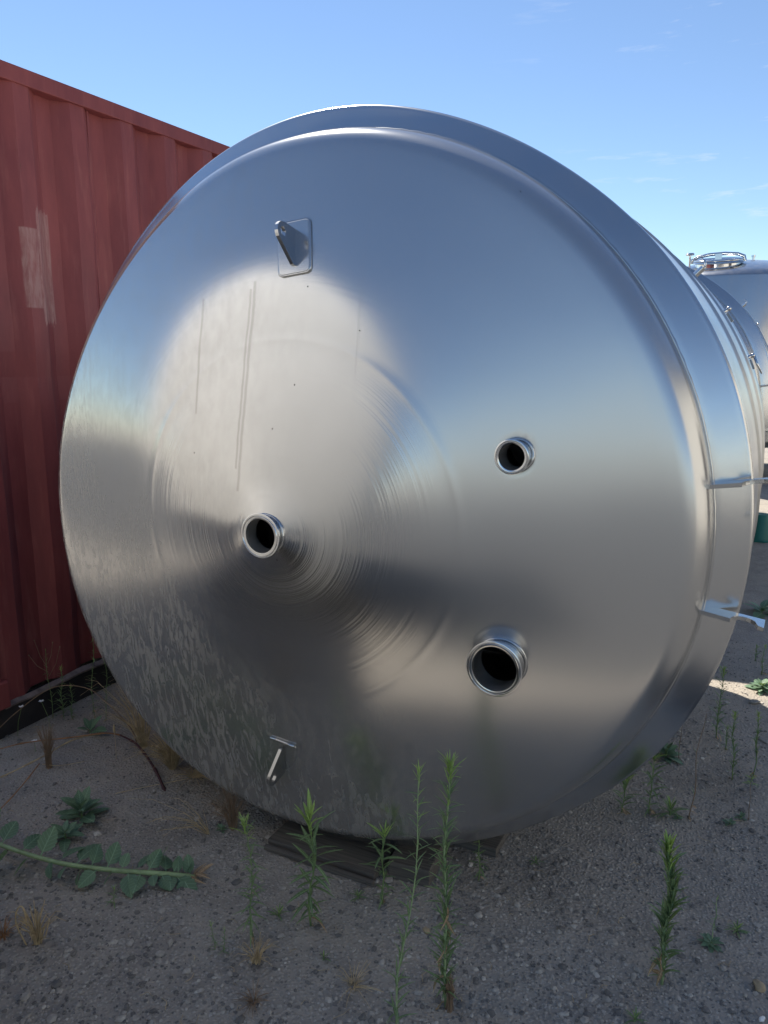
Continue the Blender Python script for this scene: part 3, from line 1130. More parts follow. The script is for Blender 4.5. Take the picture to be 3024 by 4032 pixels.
b = MB()
b.lathe([(0.285, -0.06), (0.272, 0.02), (0.27, 0.10), (0.30, 0.105), (0.305, 0.118), (0.30, 0.13), (0.24, 0.132)], 48, MW, axm)
mw = b.build('manway', M_FIT, ut, angle=40)
b = MB()
b.lathe([(0.30, 0.136), (0.302, 0.150), (0.26, 0.158), (0.24, 0.150), (0.18, 0.125), (0.05, 0.112), (0.001, 0.11)], 48, MW, axm)
b.build('lid', M_FIT, mw, smooth=True)
b = MB()
sx1 = Vector((0.93, -0.05, 0))
pts = [MW + sx1 * s + axm * zz for s, zz in ((-0.34, 0.11), (-0.34, 0.15), (-0.27, 0.185), (-0.12, 0.21), (0.08, 0.215), (0.24, 0.20), (0.32, 0.17), (0.335, 0.11))]
b.tube(pts, 0.022, 10)
b.box(MW + axm * 0.175, (0.08, 0.08, 0.07))
b.build('yoke', M_FIT, mw, angle=40)
b = MB()
b.lathe([(0.012, 0.0), (0.012, 0.16), (0.05, 0.165), (0.055, 0.18), (0.04, 0.195), (0.002, 0.197)], 14, MW - sx1 * 0.37 + axm * 0.05, axm)
b.build('clamp_knob', M_FIT, mw, angle=40)
b = MB()
b.lathe([(0.018, -0.1), (0.018, 0.07), (0.028, 0.072), (0.028, 0.095), (0.002, 0.096)], 14, Vector((0.22, -0.30, UH + 0.23)))
b.build('vent_stub', M_FIT, ut, angle=40)

# ------------------------------------------------------------------ timber under the front tank
def plank(name, c, size, rz, label, z0=0.0, group=None):
    b = MB()
    b.box((0, 0, size[2] / 2), size)
    o = b.build(name, M_WOOD, None, bevel=0.003)
    o.location = (c[0], c[1], z0)
    o.rotation_euler = (R(random.uniform(-0.6, 0.6)), 0, rz)
    return tag(o, label, 'board', group)


dl = Vector((0.357, -0.181, 0)).normalized()
rzb = math.atan2(dl.y, dl.x)
pn = Vector((-dl.y, dl.x, 0))
cb_ = Vector((-0.2155, 2.19, 0)) + pn * 0.125
plank('wooden_board', cb_ + pn * 0.0, (0.40, 0.22, 0.026), rzb, 'wide grey weathered board lying under the front rim of the tank', 0.0)
plank('wooden_board', cb_ + pn * 0.30 + dl * 0.05, (0.9, 0.26, 0.030), rzb, 'second board, dark, mostly hidden under the tank behind the front one', 0.0)
plank('timber_block', Vector((0.115, 2.21, 0)), (0.135, 0.22, 0.060), rzb + 0.1, 'short timber block with sawn end wedged under the tank right of the boards', 0.0)
b = MB()
b.box((0, 0, 0.009), (0.405, 0.016, 0.014))
o = b.build('wooden_lath', M_WOOD, None, bevel=0.002)
o.location = (-0.213, 2.182, 0.002)
o.rotation_euler = (0, 0, rzb)
tag(o, 'thin grey wooden lath lying along the front edge of the board', 'lath')
for (a_, lb) in ((1.1, 'thick timber beam under the middle of the big tank'), (1.9, 'thick timber beam under the rear of the big tank')):
    plank('timber_beam', W(-1.1722, 1.9124 + a_, 0), (1.3, 0.2, 0.036), -AZ, lb)

# ------------------------------------------------------------------ gravel chips bedded in the asphalt
def ico():
    t = (1 + 5 ** 0.5) / 2
    v = np.array([(-1, t, 0), (1, t, 0), (-1, -t, 0), (1, -t, 0), (0, -1, t), (0, 1, t), (0, -1, -t), (0, 1, -t), (t, 0, -1), (t, 0, 1), (-t, 0, -1), (-t, 0, 1)], float)
    v /= np.linalg.norm(v[0])
    f = [(0, 11, 5), (0, 5, 1), (0, 1, 7), (0, 7, 10), (0, 10, 11), (1, 5, 9), (5, 11, 4), (11, 10, 2), (10, 7, 6), (7, 1, 8), (3, 9, 4), (3, 4, 2), (3, 2, 6),
         (3, 6, 8), (3, 8, 9), (4, 9, 5), (2, 4, 11), (6, 2, 10), (8, 6, 7), (9, 8, 1)]
    return v, np.array(f)


IV, IF = ico()
NCH = 26000
cv, cf, cm = [], [], []
cnt = 0
while cnt < NCH:
    dist = 1.3 + 3.4 * (rng.random() ** 1.7)
    ang = rng.uniform(-0.55, 0.55)
    x, y = dist * math.sin(ang), dist * math.cos(ang)
    if mnoise.noise((x * 1.5, y * 1.5, 9)) < rng.uniform(-0.9, 0.45):
        continue
    s = min(0.0125, 0.0021 + rng.exponential(0.0018))
    v = IV * (s * np.array([rng.uniform(0.8, 1.5), rng.uniform(0.7, 1.2), rng.uniform(0.45, 0.8)]))
    v = v * (1 + rng.uniform(-0.22, 0.22, (12, 1)))
    an = rng.uniform(0, 6.28)
    c_, s_ = math.cos(an), math.sin(an)
    v = np.stack([v[:, 0] * c_ - v[:, 1] * s_, v[:, 0] * s_ + v[:, 1] * c_, v[:, 2]], 1)
    v += (x, y, ground_h(x, y) + s * rng.uniform(-0.1, 0.3))
    cv.append(v)
    cf.append(IF + 12 * cnt)
    u = rng.random()
    cm.append(np.full(20, 0 if u < 0.60 else (1 if u < 0.975 else 2)))
    cnt += 1
cv = np.concatenate(cv)
cf = np.concatenate(cf)
cm = np.concatenate(cm)
me = bpy.data.meshes.new('gravel')
me.from_pydata(cv.tolist(), [], cf.tolist())
for m_ in M_STONE:
    me.materials.append(m_)
me.polygons.foreach_set('material_index', cm.astype(np.int32))
me.update()
gr = obj('gravel', me)
gr['kind'] = 'stuff'
gr['label'] = 'loose grey and pale gravel chips bedded in the worn asphalt'


def stone(x, y, s, mat, label, seed):
    bm = bmesh.new()
    bmesh.ops.create_icosphere(bm, subdivisions=3, radius=1)
    for v in bm.verts:
        k = 1 + 0.38 * mnoise.noise(v.co * 1.3 + Vector((seed, 0, 0))) + 0.12 * mnoise.noise(v.co * 3.7 + Vector((0, seed, 0)))
        v.co = Vector((v.co.x * s[0], v.co.y * s[1], v.co.z * s[2])) * k
    me = bpy.data.meshes.new('stone')
    bm.to_mesh(me)
    bm.free()
    me.polygons.foreach_set('use_smooth', [True] * len(me.polygons))
    o = obj('stone', me, mat)
    o.location = (x, y, ground_h(x, y) + s[2] * 0.75)
    o.rotation_euler = (0, 0, seed * 1.7)
    tag(o, label, 'stone', 'loose stones on the asphalt')


stone(0.970, 1.704, (0.017, 0.013, 0.012), M_TAN, 'tan lump of stone near the lower right corner', 1.0)
stone(1.736, 3.352, (0.026, 0.016, 0.010), M_GREY, 'flat pale stone beyond the weeds at the right edge', 2.0)
stone(1.606, 2.997, (0.028, 0.014, 0.007), M_GREY, 'flat grey stone chip right of the tallest weeds behind', 3.0)
stone(0.930, 1.607, (0.010, 0.006, 0.005), M_PETAL, 'small white pebble below the tan stone', 4.0)
stone(0.120, 1.90, (0.011, 0.009, 0.007), M_TAN, 'small brownish pebble between the two tall weeds and the tank', 5.0)

# ------------------------------------------------------------------ weeds
def leaf_mesh(name, mat, width=0.16, droop=0.25, fold=0.25, n=6, teeth=0.0, shape='lance', twist=0.0, petiole=0.0):
    """unit length leaf along +X, face up +Z"""
    vs, fs = [], []
    for i in range(n + 1):
        t = i / n
        if shape == 'lance':
            w = width * (math.sin(PI * min(1, t * 0.92 + 0.06)) ** 0.8) * (1 - 0.25 * t)
        elif shape == 'line':
            w = width * (1 - t ** 2.2) * (0.55 + 0.45 * min(1, t * 4))
        else:
            tt = max(0.0, (t - petiole) / (1 - petiole))
            w = width * (math.sin(PI * min(1, tt ** 0.75 * 0.97 + 0.02)) ** 0.7) if t > petiole else width * 0.09
        if t >= 1:
            w = width * 0.02
        if teeth and 0 < i < n:
            w *= 1 + (teeth if i % 2 else -teeth)
        x = t
        z = -droop * t * t
        tw = twist * t
        for s in (-1, 0, 1):
            yy = s * w * math.cos(tw)
            vs.append((x, yy, z + abs(s) * w * fold + s * w * math.sin(tw)))
    for i in range(n):
        for j in range(2):
            fs.append((i * 3 + j, (i + 1) * 3 + j, (i + 1) * 3 + j + 1, i * 3 + j + 1))
    me = mesh_from(name, vs, fs, True)
    me.materials.append(mat)
    return me


LANCE = [leaf_mesh('leaf', M_LEAF, 0.085, d, 0.3, twist=t) for d, t in ((0.15, 0.1), (0.32, -0.2), (0.48, 0.3))]
LANCE_T = [leaf_mesh('leaf', M_TIP, 0.085, d, 0.35) for d in (0.05, 0.18)]
LINE = [leaf_mesh('leaf', M_LEAF, 0.065, d, 0.3, shape='line', twist=t) for d, t in ((0.1, 0.2), (0.35, -0.3), (0.55, 0.2))]
LINE_T = [leaf_mesh('leaf', M_TIP, 0.06, d, 0.35, shape='line') for d in (0.05, 0.3)]
OVAL = [leaf_mesh('leaf', M_BROAD, 0.24, d, 0.2, n=9, teeth=0.06, shape='oval', petiole=0.15) for d in (0.15, 0.35)]
TOOTH = [leaf_mesh('leaf', M_BROAD, 0.30, d, 0.16, n=15, teeth=0.09, shape='oval', petiole=0.22, twist=t) for d, t in ((0.12, 0.2), (0.25, -0.3), (0.4, 0.1))]
DRY = [leaf_mesh('dry_leaf', M_DRYLEAF, 0.14, d, 0.5, twist=1.0) for d in (0.6, 0.9)]


def leaf_at(parent, mesh, pos, az, el, size, roll=0.0):
    o = bpy.data.objects.new(mesh.name.split('.')[0], mesh)
    col.objects.link(o)
    o.parent = parent
    o.location = pos
    o.rotation_euler = Euler((roll, -el, az), 'XYZ')
    o.scale = (size, size, size)
    return o


def weed(x, y, h, lx, ly, n, ll, label, kind='line', tip=6, bare=0.05, rad=0.0022, stemmat=None, curl=0.0, dry=2, name='weed', cat='weed',
         up=(70, 15), tip_el=(80, 45), taper=0.45, group='weeds growing through the asphalt'):
    z = ground_h(x, y)
    root = thing(name, label, cat, (x, y, z), 0, group)
    sd = random.uniform(0, 100)
    NP = 9
    pts = []
    for k in range(NP):
        t = k / (NP - 1)
        wob = 0.035 * h
        pts.append(Vector((lx * t + wob * math.sin(PI * t) * mnoise.noise((sd, t * 2.2, 0)) * 2, ly * t + wob * math.sin(PI * t) * mnoise.noise((0, t * 2.2, sd)) * 2, h * t - (0.004 if k == 0 else 0))))
    b = MB()
    b.tube(pts, [rad * (1 - 0.6 * k / (NP - 1)) for k in range(NP)], 7)
    b.build('stem', stemmat or M_STEM, root, smooth=True)

    def at(t):
        f = t * (NP - 1)
        i = min(NP - 2, int(f))
        return pts[i].lerp(pts[i + 1], f - i)
    L, T = {'line': (LINE, LINE_T), 'lance': (LANCE, LANCE_T), 'oval': (OVAL, OVAL)}[kind]
    az = random.uniform(0, 6.28)
    for i in range(n):
        t = bare + (1 - bare) * (i + 0.3 * random.random()) / n
        az += 2.399 + random.uniform(-0.35, 0.35)
        s = ll * (1 - taper * t) * random.uniform(0.75, 1.15) * (0.55 + 0.45 * min(1, t * 2.5) if kind == 'lance' else 1)
        el = R(up[1] + (up[0] - up[1]) * t + random.gauss(0, 17))
        if random.random() < 0.12:
            s *= 0.5
        leaf_at(root, random.choice(L if t < 0.82 else (L + T if t < 0.92 else T)), at(min(1, t)), az, el, s, random.uniform(-0.25, 0.25))
    for i in range(tip):
        az += 2.399
        leaf_at(root, random.choice(T), at(1.0) - Vector((0, 0, 0.004 * i)), az, R(random.uniform(*sorted(tip_el))), ll * (0.45 + 0.05 * i) * random.uniform(0.8, 1.1), 0)
    for i in range(dry):
        leaf_at(root, random.choice(DRY), at(0.03 + 0.05 * i), random.uniform(0, 6.28), R(random.uniform(-50, 10)), ll * random.uniform(0.5, 0.9), random.uniform(-1, 1))
    return root


def rosette(x, y, s, n, label, kind='lance', el=(5, 40), name='weed', hh=0.01):
    z = ground_h(x, y)
    root = thing(name, label, 'weed', (x, y, z), 0, 'weeds growing through the asphalt')
    b = MB()
    b.tube([(0, 0, -0.003), (0, 0, hh * 0.5), (0.001, 0, hh)], [0.003, 0.0025, 0.001], 6)
    b.build('stem', M_STEM, root)
    L, T = {'line': (LINE, LINE_T), 'lance': (LANCE, LANCE_T), 'oval': (OVAL, OVAL)}[kind]
    az = random.uniform(0, 6)
    for i in range(n):
        az += 2.399 + random.uniform(-0.3, 0.3)
        t = i / n
        leaf_at(root, random.choice(L if t < 0.75 else T), (0, 0, hh * t), az, R(el[0] + (el[1] - el[0]) * t + random.uniform(-8, 8)), s * (1 - 0.45 * t) * random.uniform(0.75, 1.1),
                random.uniform(-0.3, 0.3))
    return root


# foreground row, left to right
weed(-0.365, 1.876, 0.369, -0.013, -0.003, 64, 0.060, 'slim weed with a curled pale green tip, leftmost in the row before the tank', tip=12, bare=0.12, tip_el=(20, 80), up=(40, -20), rad=0.0018)
weed(-0.209, 1.922, 0.347, 0.004, 0.0, 46, 0.090, 'leafy weed with a wide star of lance leaves, standing before the board', 'lance', tip=8, rad=0.0030, up=(48, -10), taper=0.15, bare=0.08)
weed(-0.005, 2.011, 0.238, 0.007, 0.0, 34, 0.070, 'short leafy weed left of the thin tall one, close to the tank rim', 'lance', tip=7, rad=0.0026, up=(50, 0), taper=0.1)
weed(0.029, 1.539, 0.714, 0.048, -0.002, 100, 0.050, 'tall thin weed with sparse leaves, left one of the tallest pair', tip=8, rad=0.0024, up=(50, 55), stemmat=M_PALESTEM, taper=0.35)
weed(0.155, 1.649, 0.676, -0.001, 0.0, 190, 0.066, 'tallest dense weed with bright yellow-green top, right one of the tall pair', tip=14, rad=0.0036, up=(52, 60), stemmat=M_PALESTEM, dry=9, taper=0.42)
weed(0.295, 2.123, 0.154, -0.001, 0.0, 30, 0.045, 'dark green weed half hidden in the shade under the tank, right of the tall pair', 'lance', tip=5, up=(40, 0))
# right side
weed(0.724, 1.721, 0.395, -0.010, 0.004, 170, 0.066, 'stout upright weed with dense bright leaves alone on the right foreground', 'lance', tip=12, rad=0.004, up=(72, 66), dry=5, taper=0.2, stemmat=M_PALESTEM)
weed(0.790, 1.870, 0.130, -0.003, 0.001, 30, 0.035, 'small weed growing just behind the stout bright one', 'lance', tip=5, up=(65, 45))
weed(1.415, 3.021, 0.307, 0.004, -0.002, 60, 0.055, 'weed with a starry top, farthest of the row beside the tank at right', 'lance', tip=8, up=(55, 35))
weed(1.341, 2.698, 0.271, -0.010, 0.005, 60, 0.042, 'upright weed between the starry one and the right edge', 'lance', tip=8, up=(68, 50))
weed(1.410, 2.915, 0.098, -0.001, 0.001, 18, 0.04, 'small weed tucked left of the upright one', 'lance', tip=4, up=(60, 30))
weed(1.431, 2.720, 0.262, -0.003, 0.002, 60, 0.038, 'narrow dense weed nearest the right edge of the photo', 'lance', tip=7, up=(70, 55), bare=0.25)
weed(1.285, 2.440, 0.168, -0.004, 0.004, 8, 0.04, 'bare stalk topped by one leafy tuft, near the right edge', 'lance', tip=9, bare=0.78, up=(30, 0), tip_el=(0, 60), dry=1, stemmat=M_BROWNSTEM, rad=0.0015)
weed(0.849, 2.480, 0.142, 0.012, -0.004, 26, 0.065, 'broad leaved weed closest to the tank side in the line of weeds', 'lance', tip=7, up=(50, 25), taper=0.1, dry=3)
weed(0.942, 2.470, 0.231, 0.004, -0.002, 34, 0.058, 'tallest leafy weed in the line along the joint beside the tank', 'lance', tip=7, up=(45, 35), dry=3, taper=0.2)
rosette(1.014, 2.460, 0.075, 20, 'low spiky weed in the line along the joint, right of its tallest', 'lance', (15, 75), hh=0.035)
weed(1.071, 2.440, 0.406, 0.027, -0.012, 7, 0.03, 'tall brown bare stalk leaning beside the tank at right', 'line', tip=0, bare=0.1, up=(60, 60), dry=3, stemmat=M_BROWNSTEM, rad=0.002)
weed(1.188, 2.844, 0.174, 0.005, -0.002, 6, 0.03, 'short thin brown stalk behind the tall leaning one', 'line', tip=0, bare=0.1, up=(60, 60), dry=1, stemmat=M_BROWNSTEM, rad=0.0015)
rosette(1.144, 2.864, 0.075, 22, 'low bushy dark green weed against the tank side', 'oval', (10, 60), hh=0.03)
weed(0.911, 1.858, 0.143, 0.002, -0.001, 12, 0.03, 'pale dried stalk rising from a green rosette, right foreground', 'line', tip=0, bare=0.3, up=(40, 20), dry=2, stemmat=M_PALESTEM, rad=0.0015)
rosette(0.905, 1.850, 0.045, 16, 'green rosette around the pale dried stalk', 'oval', (5, 40))
rosette(1.000, 1.901, 0.042, 16, 'small green rosette right of the one with the dried stalk', 'lance', (10, 55), hh=0.015)
rosette(1.207, 2.414, 0.032, 10, 'tiny rosette in front of the bare stalk near the right edge', 'oval')
rosette(1.033, 2.440, 0.022, 8, 'tiny rosette at the foot of the tall leaning stalk', 'oval')
rosette(1.262, 2.450, 0.032, 10, 'tiny leafy rosette left of the tufted bare stalk', 'oval', (10, 60))
rosette(0.489, 2.202, 0.032, 11, 'tiny dark rosette alone on bare ground below the tank', 'lance', (10, 60))
rosette(0.617, 1.605, 0.040, 12, 'small green weed at the very bottom edge of the photo', 'lance', (20, 70))
weed(1.994, 3.890, 0.085, 0.001, -0.001, 20, 0.04, 'left sunlit weed in the bright patch at the right edge', 'lance', tip=5, up=(55, 40))
weed(1.930, 3.689, 0.154, 0.004, -0.001, 20, 0.045, 'taller sunlit weed with yellowish leaves in the bright patch', 'lance', tip=5, up=(50, 30), bare=0.15, dry=4)
rosette(1.838, 3.491, 0.085, 24, 'dark bushy weed in the shade just below the bright patch', 'oval', (5, 50), hh=0.03)
rosette(2.389, 4.636, 0.15, 12, 'large leaved dark plant behind the hook plates at the right edge', 'oval', (5, 50), hh=0.04)
# tiny ones in front
rosette(-0.306, 1.961, 0.042, 11, 'small green tuft left of the leafy weed with the wide star', 'lance', (20, 70))
rosette(-0.163, 1.798, 0.032, 7, 'tiny upright sprout in front of the wide star weed', 'lance', (50, 80))
rosette(-0.078, 2.036, 0.038, 11, 'small low tuft left of the short leafy weed', 'lance', (10, 60))
weed(-0.464, 1.834, 0.090, -0.008, -0.002, 30, 0.022, 'fine feathery little weed left of the slim curled one', 'line', tip=4, up=(40, 20), rad=0.001, dry=1)
weed(-0.440, 1.826, 0.075, 0.006, -0.002, 24, 0.020, 'second fine feathery sprig close beside the first', 'line', tip=4, up=(40, 20), rad=0.001, dry=1)
rosette(-0.560, 2.375, 0.030, 10, 'small dark green tuft left of the dry grass at the tank rim', 'oval', (10, 55))
weed(-0.804, 2.014, 0.055, 0.003, 0.001, 12, 0.035, 'little weed growing under the fallen thistle stem', 'line', tip=4, up=(40, 10), rad=0.0012)

# left side, tall fine weeds before the container
weed(-1.304, 3.211, 0.503, 0.017, 0.007, 60, 0.035, 'tallest fine stemmed weed before the foot of the container, beside the tank', 'line', tip=3, up=(60, 20), rad=0.0018)
weed(-1.244, 3.186, 0.401, 0.001, 0.0, 50, 0.030, 'second fine stemmed weed right of the tallest before the container', 'line', tip=3, up=(60, 20), rad=0.0016)
k3 = weed(-1.492, 3.211, 0.328, -0.003, -0.001, 24, 0.03, 'branching dried weed in front of the container rail', 'line', tip=0, up=(50, 20), rad=0.0018, bare=0.02)
bb = MB()
for (dx, dy, hh, ex, ez) in ((0, 0, 0.20, 0.06, 0.34), (0, 0, 0.22, -0.08, 0.30), (0, 0, 0.24, -0.05, 0.37), (0, 0, 0.26, 0.03, 0.36)):
    bb.tube([(0, 0, hh), (ex * 0.6, 0, (hh + ez) / 2 - 0.01), (ex, 0, ez)], 0.0011, 5)
    bb.lathe([(0.0005, -0.004), (0.0035, 0), (0.0005, 0.004)], 6, Vector((ex, 0, ez)))
bb.build('branch', M_BROWNSTEM, k3)
weed(-1.449, 3.223, 0.230, 0.007, 0.003, 60, 0.045, 'bushy fine leaved weed at the foot of the container', 'line', tip=5, up=(55, 25), rad=0.002)
weed(-1.40, 3.20, 0.16, 0.004, 0.003, 40, 0.035, 'shorter bushy weed right of the bushy one by the container', 'line', tip=5, up=(55, 25), rad=0.0018)
# broad leaved rosettes
rosette(-1.069, 2.452, 0.112, 15, 'broad grey-green rosette, upper of the two at left', 'oval', (10, 70), hh=0.05)
rosette(-1.077, 2.330, 0.080, 12, 'broad grey-green rosette, lower of the two at left', 'oval', (5, 55), hh=0.03)
yl = rosette(-1.270, 3.068, 0.095, 5, 'small plant with upright yellow-green leaves near the container', 'oval', (30, 75), hh=0.02)
for ch in yl.children:
    if ch.name.startswith('leaf'):
        ch.scale = [s * 1.05 for s in ch.scale]


# fallen thistle-like stem
def smooth_path(pts, n):
    pts = [Vector(p) for p in pts]
    out = []
    for i in range(n + 1):
        f = i / n * (len(pts) - 1)
        k = min(len(pts) - 2, int(f))
        t = f - k
        p0, p1, p2, p3 = pts[max(k - 1, 0)], pts[k], pts[k + 1], pts[min(k + 2, len(pts) - 1)]
        out.append(0.5 * ((2 * p1) + (p2 - p0) * t + (2 * p0 - 5 * p1 + 4 * p2 - p3) * t * t + (3 * p1 - p0 - 3 * p2 + p3) * t ** 3))
    return out


fp = smooth_path([(-1.75, 2.50, 0.03), (-1.318, 2.267, 0.045), (-1.047, 2.152, 0.045), (-0.862, 2.118, 0.04), (-0.721, 2.115, 0.03), (-0.642, 2.118, 0.02), (-0.585, 2.122, 0.008)], 30)
ft = thing('fallen_thistle', 'long fallen thistle stem with toothed leaves lying across the left foreground', 'plant', (-0.585, 2.122, 0))
o0 = Vector((-0.585, 2.122, 0))
b = MB()
b.tube([p - o0 for p in fp], [0.0065 + 0.002 * i / 30 for i in range(31)], 9)
b.build('stem', M_PALESTEM, ft, smooth=True)
for i in range(38):
    k = 1 + i * 28 / 38
    j = int(k)
    p = fp[j].lerp(fp[j + 1], k - j) - o0
    d = (fp[j + 1] - fp[j]).normalized()
    base = math.atan2(d.y, d.x)
    side = 1 if i % 2 else -1
    big = 0.085 * random.uniform(0.6, 1.2) * (1.15 - 0.25 * k / 28)
    az = base + side * R(random.uniform(45, 120))
    el = R(random.uniform(18, 55)) if side > 0 else R(random.uniform(-18, 8))
    leaf_at(ft, random.choice(TOOTH), p, az, el, big, random.uniform(-1.1, 1.1))
for i in range(6):
    leaf_at(ft, random.choice(DRY), fp[-1] - o0 + Vector((random.uniform(-0.02, 0.01), random.uniform(-0.01, 0.01), 0.006)), random.uniform(-1.4, 1.4), R(random.uniform(-10, 60)),
            random.uniform(0.035, 0.06), random.uniform(-1, 1))


# dry grass tufts
def tuft(x, y, h, n, spread, label, mat=M_STRAW, lean=(0, 0), rad=0.0009, flat=0.0, name='dry_grass_tuft'):
    b = MB()
    for i in range(n):
        az = random.uniform(0, 6.28)
        sp = spread * random.random() ** 0.6
        hh = h * random.uniform(0.45, 1.0)
        dx, dy = math.cos(az) * sp + lean[0] * hh / h, math.sin(az) * sp + lean[1] * hh / h
        k = random.uniform(0.2, 1.0)
        p0 = Vector((math.cos(az) * 0.012 * random.random(), math.sin(az) * 0.012 * random.random(), -0.002))
        p1 = Vector((dx * 0.4, dy * 0.4, hh * (0.62 - flat * 0.3)))
        p2 = Vector((dx, dy, hh * (1 - flat * random.random())))
        p3 = Vector((dx * (1 + 0.5 * k), dy * (1 + 0.5 * k), max(0.004, p2.z - hh * 0.25 * k * random.random())))
        b.tube([p0, p1, p2, p3], [rad * 1.2, rad, rad * 0.8, rad * 0.4], 4, cap=False)
    o = b.build(name, mat, None, recalc=False)
    o.location = (x, y, ground_h(x, y))
    return tag(o, label, 'dry grass', 'dry grass tufts')


tuft(-0.834, 2.776, 0.165, 170, 0.13, 'thick straw-coloured grass tuft leaning against the tank edge at left')
tuft(-0.74, 2.72, 0.07, 60, 0.13, 'low flattened straw beside the thick tuft, nearer the tank', flat=0.6, lean=(0.08, 0))
tuft(-1.00, 2.95, 0.30, 70, 0.14, 'sparse tall dry grass behind the thick tuft, beside the red cane', lean=(-0.08, 0.02))
tuft(-1.329, 2.790, 0.19, 70, 0.035, 'narrow upright bunch of brown grass at far left', M_BROWNSTEM)
tuft(-0.520, 2.385, 0.17, 80, 0.07, 'brown dry grass tuft against the lower tank rim', M_BROWNSTEM, lean=(-0.02, 0))
tuft(-0.60, 2.36, 0.11, 14, 0.10, 'few long straws left of the brown tuft at the rim', lean=(-0.12, -0.01))
tuft(-0.962, 1.858, 0.115, 34, 0.06, 'straw tuft with bent stalks in the lower left corner', rad=0.0014)
tuft(-0.343, 1.789, 0.075, 40, 0.055, 'small straw tuft at the foot of the slim curled weed', flat=0.3)
tuft(-0.080, 1.706, 0.035, 32, 0.075, 'flat star of dry straws left of the thin tall weed', flat=0.7)
tuft(0.165, 1.640, 0.10, 60, 0.016, 'withered brown skirt at the foot of the tallest dense weed', M_BROWNSTEM)
tuft(-0.33, 1.66, 0.03, 40, 0.05, 'crumpled dead grass near the bottom edge left of the straw star', M_BROWNSTEM, flat=0.5)
tuft(-1.07, 1.88, 0.06, 30, 0.05, 'rusty dead grass at the left edge by the straw tuft', M_BRAMBLE, flat=0.4)
bs = MB()
bs.tube(smooth_path([(-0.005, 0, 0), (-0.028, 0, 0.07), (-0.020, 0, 0.115), (-0.005, 0, 0.122), (0.002, -0.003, 0.09), (0.0, 0, 0.06)], 14), 0.0022, 6)
bs.tube([(0.01, 0, 0), (0.05, 0, 0.03), (0.066, 0, 0.085)], [0.002, 0.002, 0.0012], 6)
o = bs.build('bent_straw', M_STRAW, None, smooth=True)
o.location = (-0.985, 1.85, 0)
tag(o, 'thick bent straw stalk folded over in the lower left straw tuft', 'straw')


# brambles and canes
def cane(pts, r0, r1, mat, label, nodes=0, name='bramble_cane', cat='cane'):
    P_ = smooth_path(pts, 26)
    b = MB()
    rr = [(r0 + (r1 - r0) * i / 26) * (1.5 if nodes and i % nodes == 0 else 1.0) for i in range(27)]
    b.tube(P_, rr, 7)
    o = b.build(name, mat, None, smooth=True)
    return tag(o, label, cat, 'dead canes on the ground at left')


cane([(-1.80, 2.74, 0.06), (-1.584, 2.828, 0.05), (-1.47, 2.897, 0.05), (-1.29, 2.934, 0.055), (-1.172, 2.979, 0.05), (-1.114, 3.0, 0.03)], 0.0022, 0.003, M_BRAMBLE,
     'upper orange-brown cane running in from the left edge', 5)
cane([(-1.70, 2.52, 0.02), (-1.497, 2.657, 0.02), (-1.378, 2.801, 0.03), (-1.284, 2.934, 0.045), (-1.172, 2.979, 0.05)], 0.0028, 0.0028, M_STRAW,
     'straw-coloured cane crossing from the left edge up to the orange cane', 6)
cane([(-1.45, 2.30, 0.01), (-1.383, 2.429, 0.012), (-1.36, 2.60, 0.02), (-1.36, 2.778, 0.025)], 0.0016, 0.0024, M_BRAMBLE,
     'thin orange-brown cane slanting up from the lower left edge', 7)
cane([(-1.114, 2.999, 0.03), (-1.015, 2.909, 0.035), (-0.893, 2.733, 0.03), (-0.819, 2.614, 0.0)], 0.0035, 0.006, M_REDSTEM,
     'thick dark red cane lying between the dry grass and the rosettes', 6)
cane([(-1.62, 2.82, 0.06), (-1.55, 3.0, 0.13), (-1.44, 3.12, 0.19), (-1.29, 3.10, 0.20), (-1.17, 3.02, 0.17), (-1.06, 2.97, 0.08), (-1.03, 2.95, 0.02)], 0.0015, 0.0025, M_BROWNSTEM,
     'thin dark cane arching over the ground before the container')
cane([(-1.0, 2.60, 0.004), (-0.9, 2.63, 0.012), (-0.75, 2.70, 0.006)], 0.0012, 0.001, M_STRAW, 'pale grass straw lying below the thick straw tuft')
cane([(-1.36, 2.80, 0.01), (-1.28, 2.78, 0.015), (-1.20, 2.82, 0.01)], 0.0015, 0.001, M_STRAW, 'short pale straw at the foot of the narrow brown bunch')


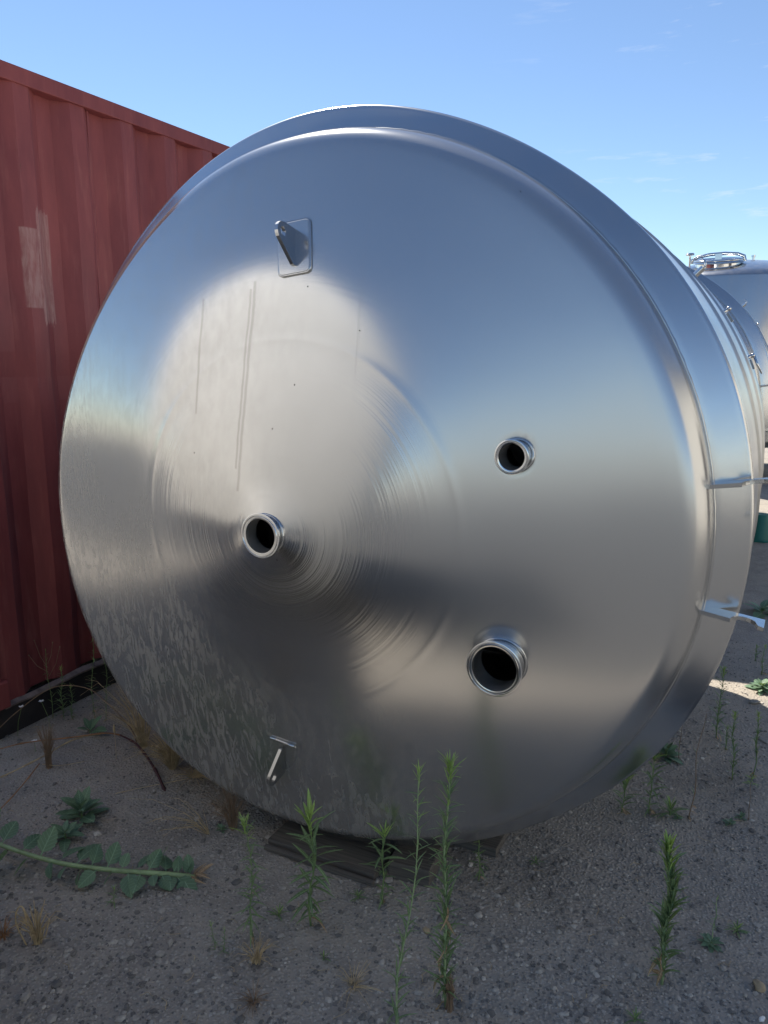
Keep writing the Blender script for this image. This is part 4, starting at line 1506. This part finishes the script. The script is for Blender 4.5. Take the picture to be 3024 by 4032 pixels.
def flower(x, y, h, lx, label, pet=5):
    root = thing('white_flower', label, 'flower', (x, y, ground_h(x, y)), 0, 'white flowers at left')
    b = MB()
    b.tube([(0, 0, -0.003), (lx * 0.3, 0, h * 0.5), (lx, 0, h)], [0.0012, 0.001, 0.0008], 5)
    b.build('stem', M_STEM, root)
    for k in range(pet):
        leaf_at(root, PETAL, (lx, -0.001, h), 2 * PI * k / pet, R(25), 0.014)
    return root


PETAL = leaf_mesh('petal', M_PETAL, 0.36, 0.1, 0.1, shape='oval')
flower(-1.46, 3.114, 0.125, -0.03, 'white flower against the dark gap under the container', 5)
flower(-1.573, 3.045, 0.135, 0.03, 'small white flower bud at the far left edge by the container', 4)
flower(-1.439, 2.916, 0.045, 0.0, 'white flower low on the ground above the orange cane', 6)
br = thing('bristle_grass', 'single bristle grass ear standing above the dark red cane', 'grass', (-1.084, 2.854, 0), 0)
b = MB()
b.tube([(0, 0, 0), (0.001, 0, 0.06), (0.0, 0, 0.125)], 0.0009, 5)
b.build('stem', M_STRAW, br)
b = MB()
b.lathe([(0.0005, 0.118), (0.004, 0.122), (0.0052, 0.133), (0.004, 0.146), (0.0005, 0.154)], 8)
b.build('ear', M_STRAW, br, smooth=True)

# scraps of straw and stalk lying about
b = MB()
for i in range(150):
    dist = 1.45 + 2.4 * random.random() ** 1.4
    an = random.uniform(-0.5, 0.5)
    x, y = dist * math.sin(an), dist * math.cos(an)
    ln, az = random.uniform(0.008, 0.05), random.uniform(0, 6.28)
    z = ground_h(x, y) + 0.002
    b.tube([(x, y, z), (x + ln * 0.5 * math.cos(az), y + ln * 0.5 * math.sin(az), z + random.uniform(0, 0.006)),
            (x + ln * math.cos(az + 0.4), y + ln * math.sin(az + 0.4), z)], 0.0007, 4, cap=False)
lt = b.build('litter', M_STRAW, None, recalc=False)
lt['kind'] = 'stuff'
lt['label'] = 'scraps of dry straw scattered over the asphalt'

# ------------------------------------------------------------------ green tub far right
gt = thing('green_tub', 'teal green plastic tub upside down on the ground beyond the big tank', 'tub', (3.34, 6.66, 0))
b = MB()
b.lathe([(0.125, 0.0), (0.125, 0.012), (0.115, 0.014), (0.072, 0.225), (0.066, 0.235), (0.001, 0.237)], 32)
b.build('body', M_GREEN, gt, angle=40)
b = MB()
b.lathe([(0.126, 0.004), (0.131, 0.007), (0.131, 0.016), (0.122, 0.020)], 32)
b.build('rim', M_GREEN, gt, angle=40)
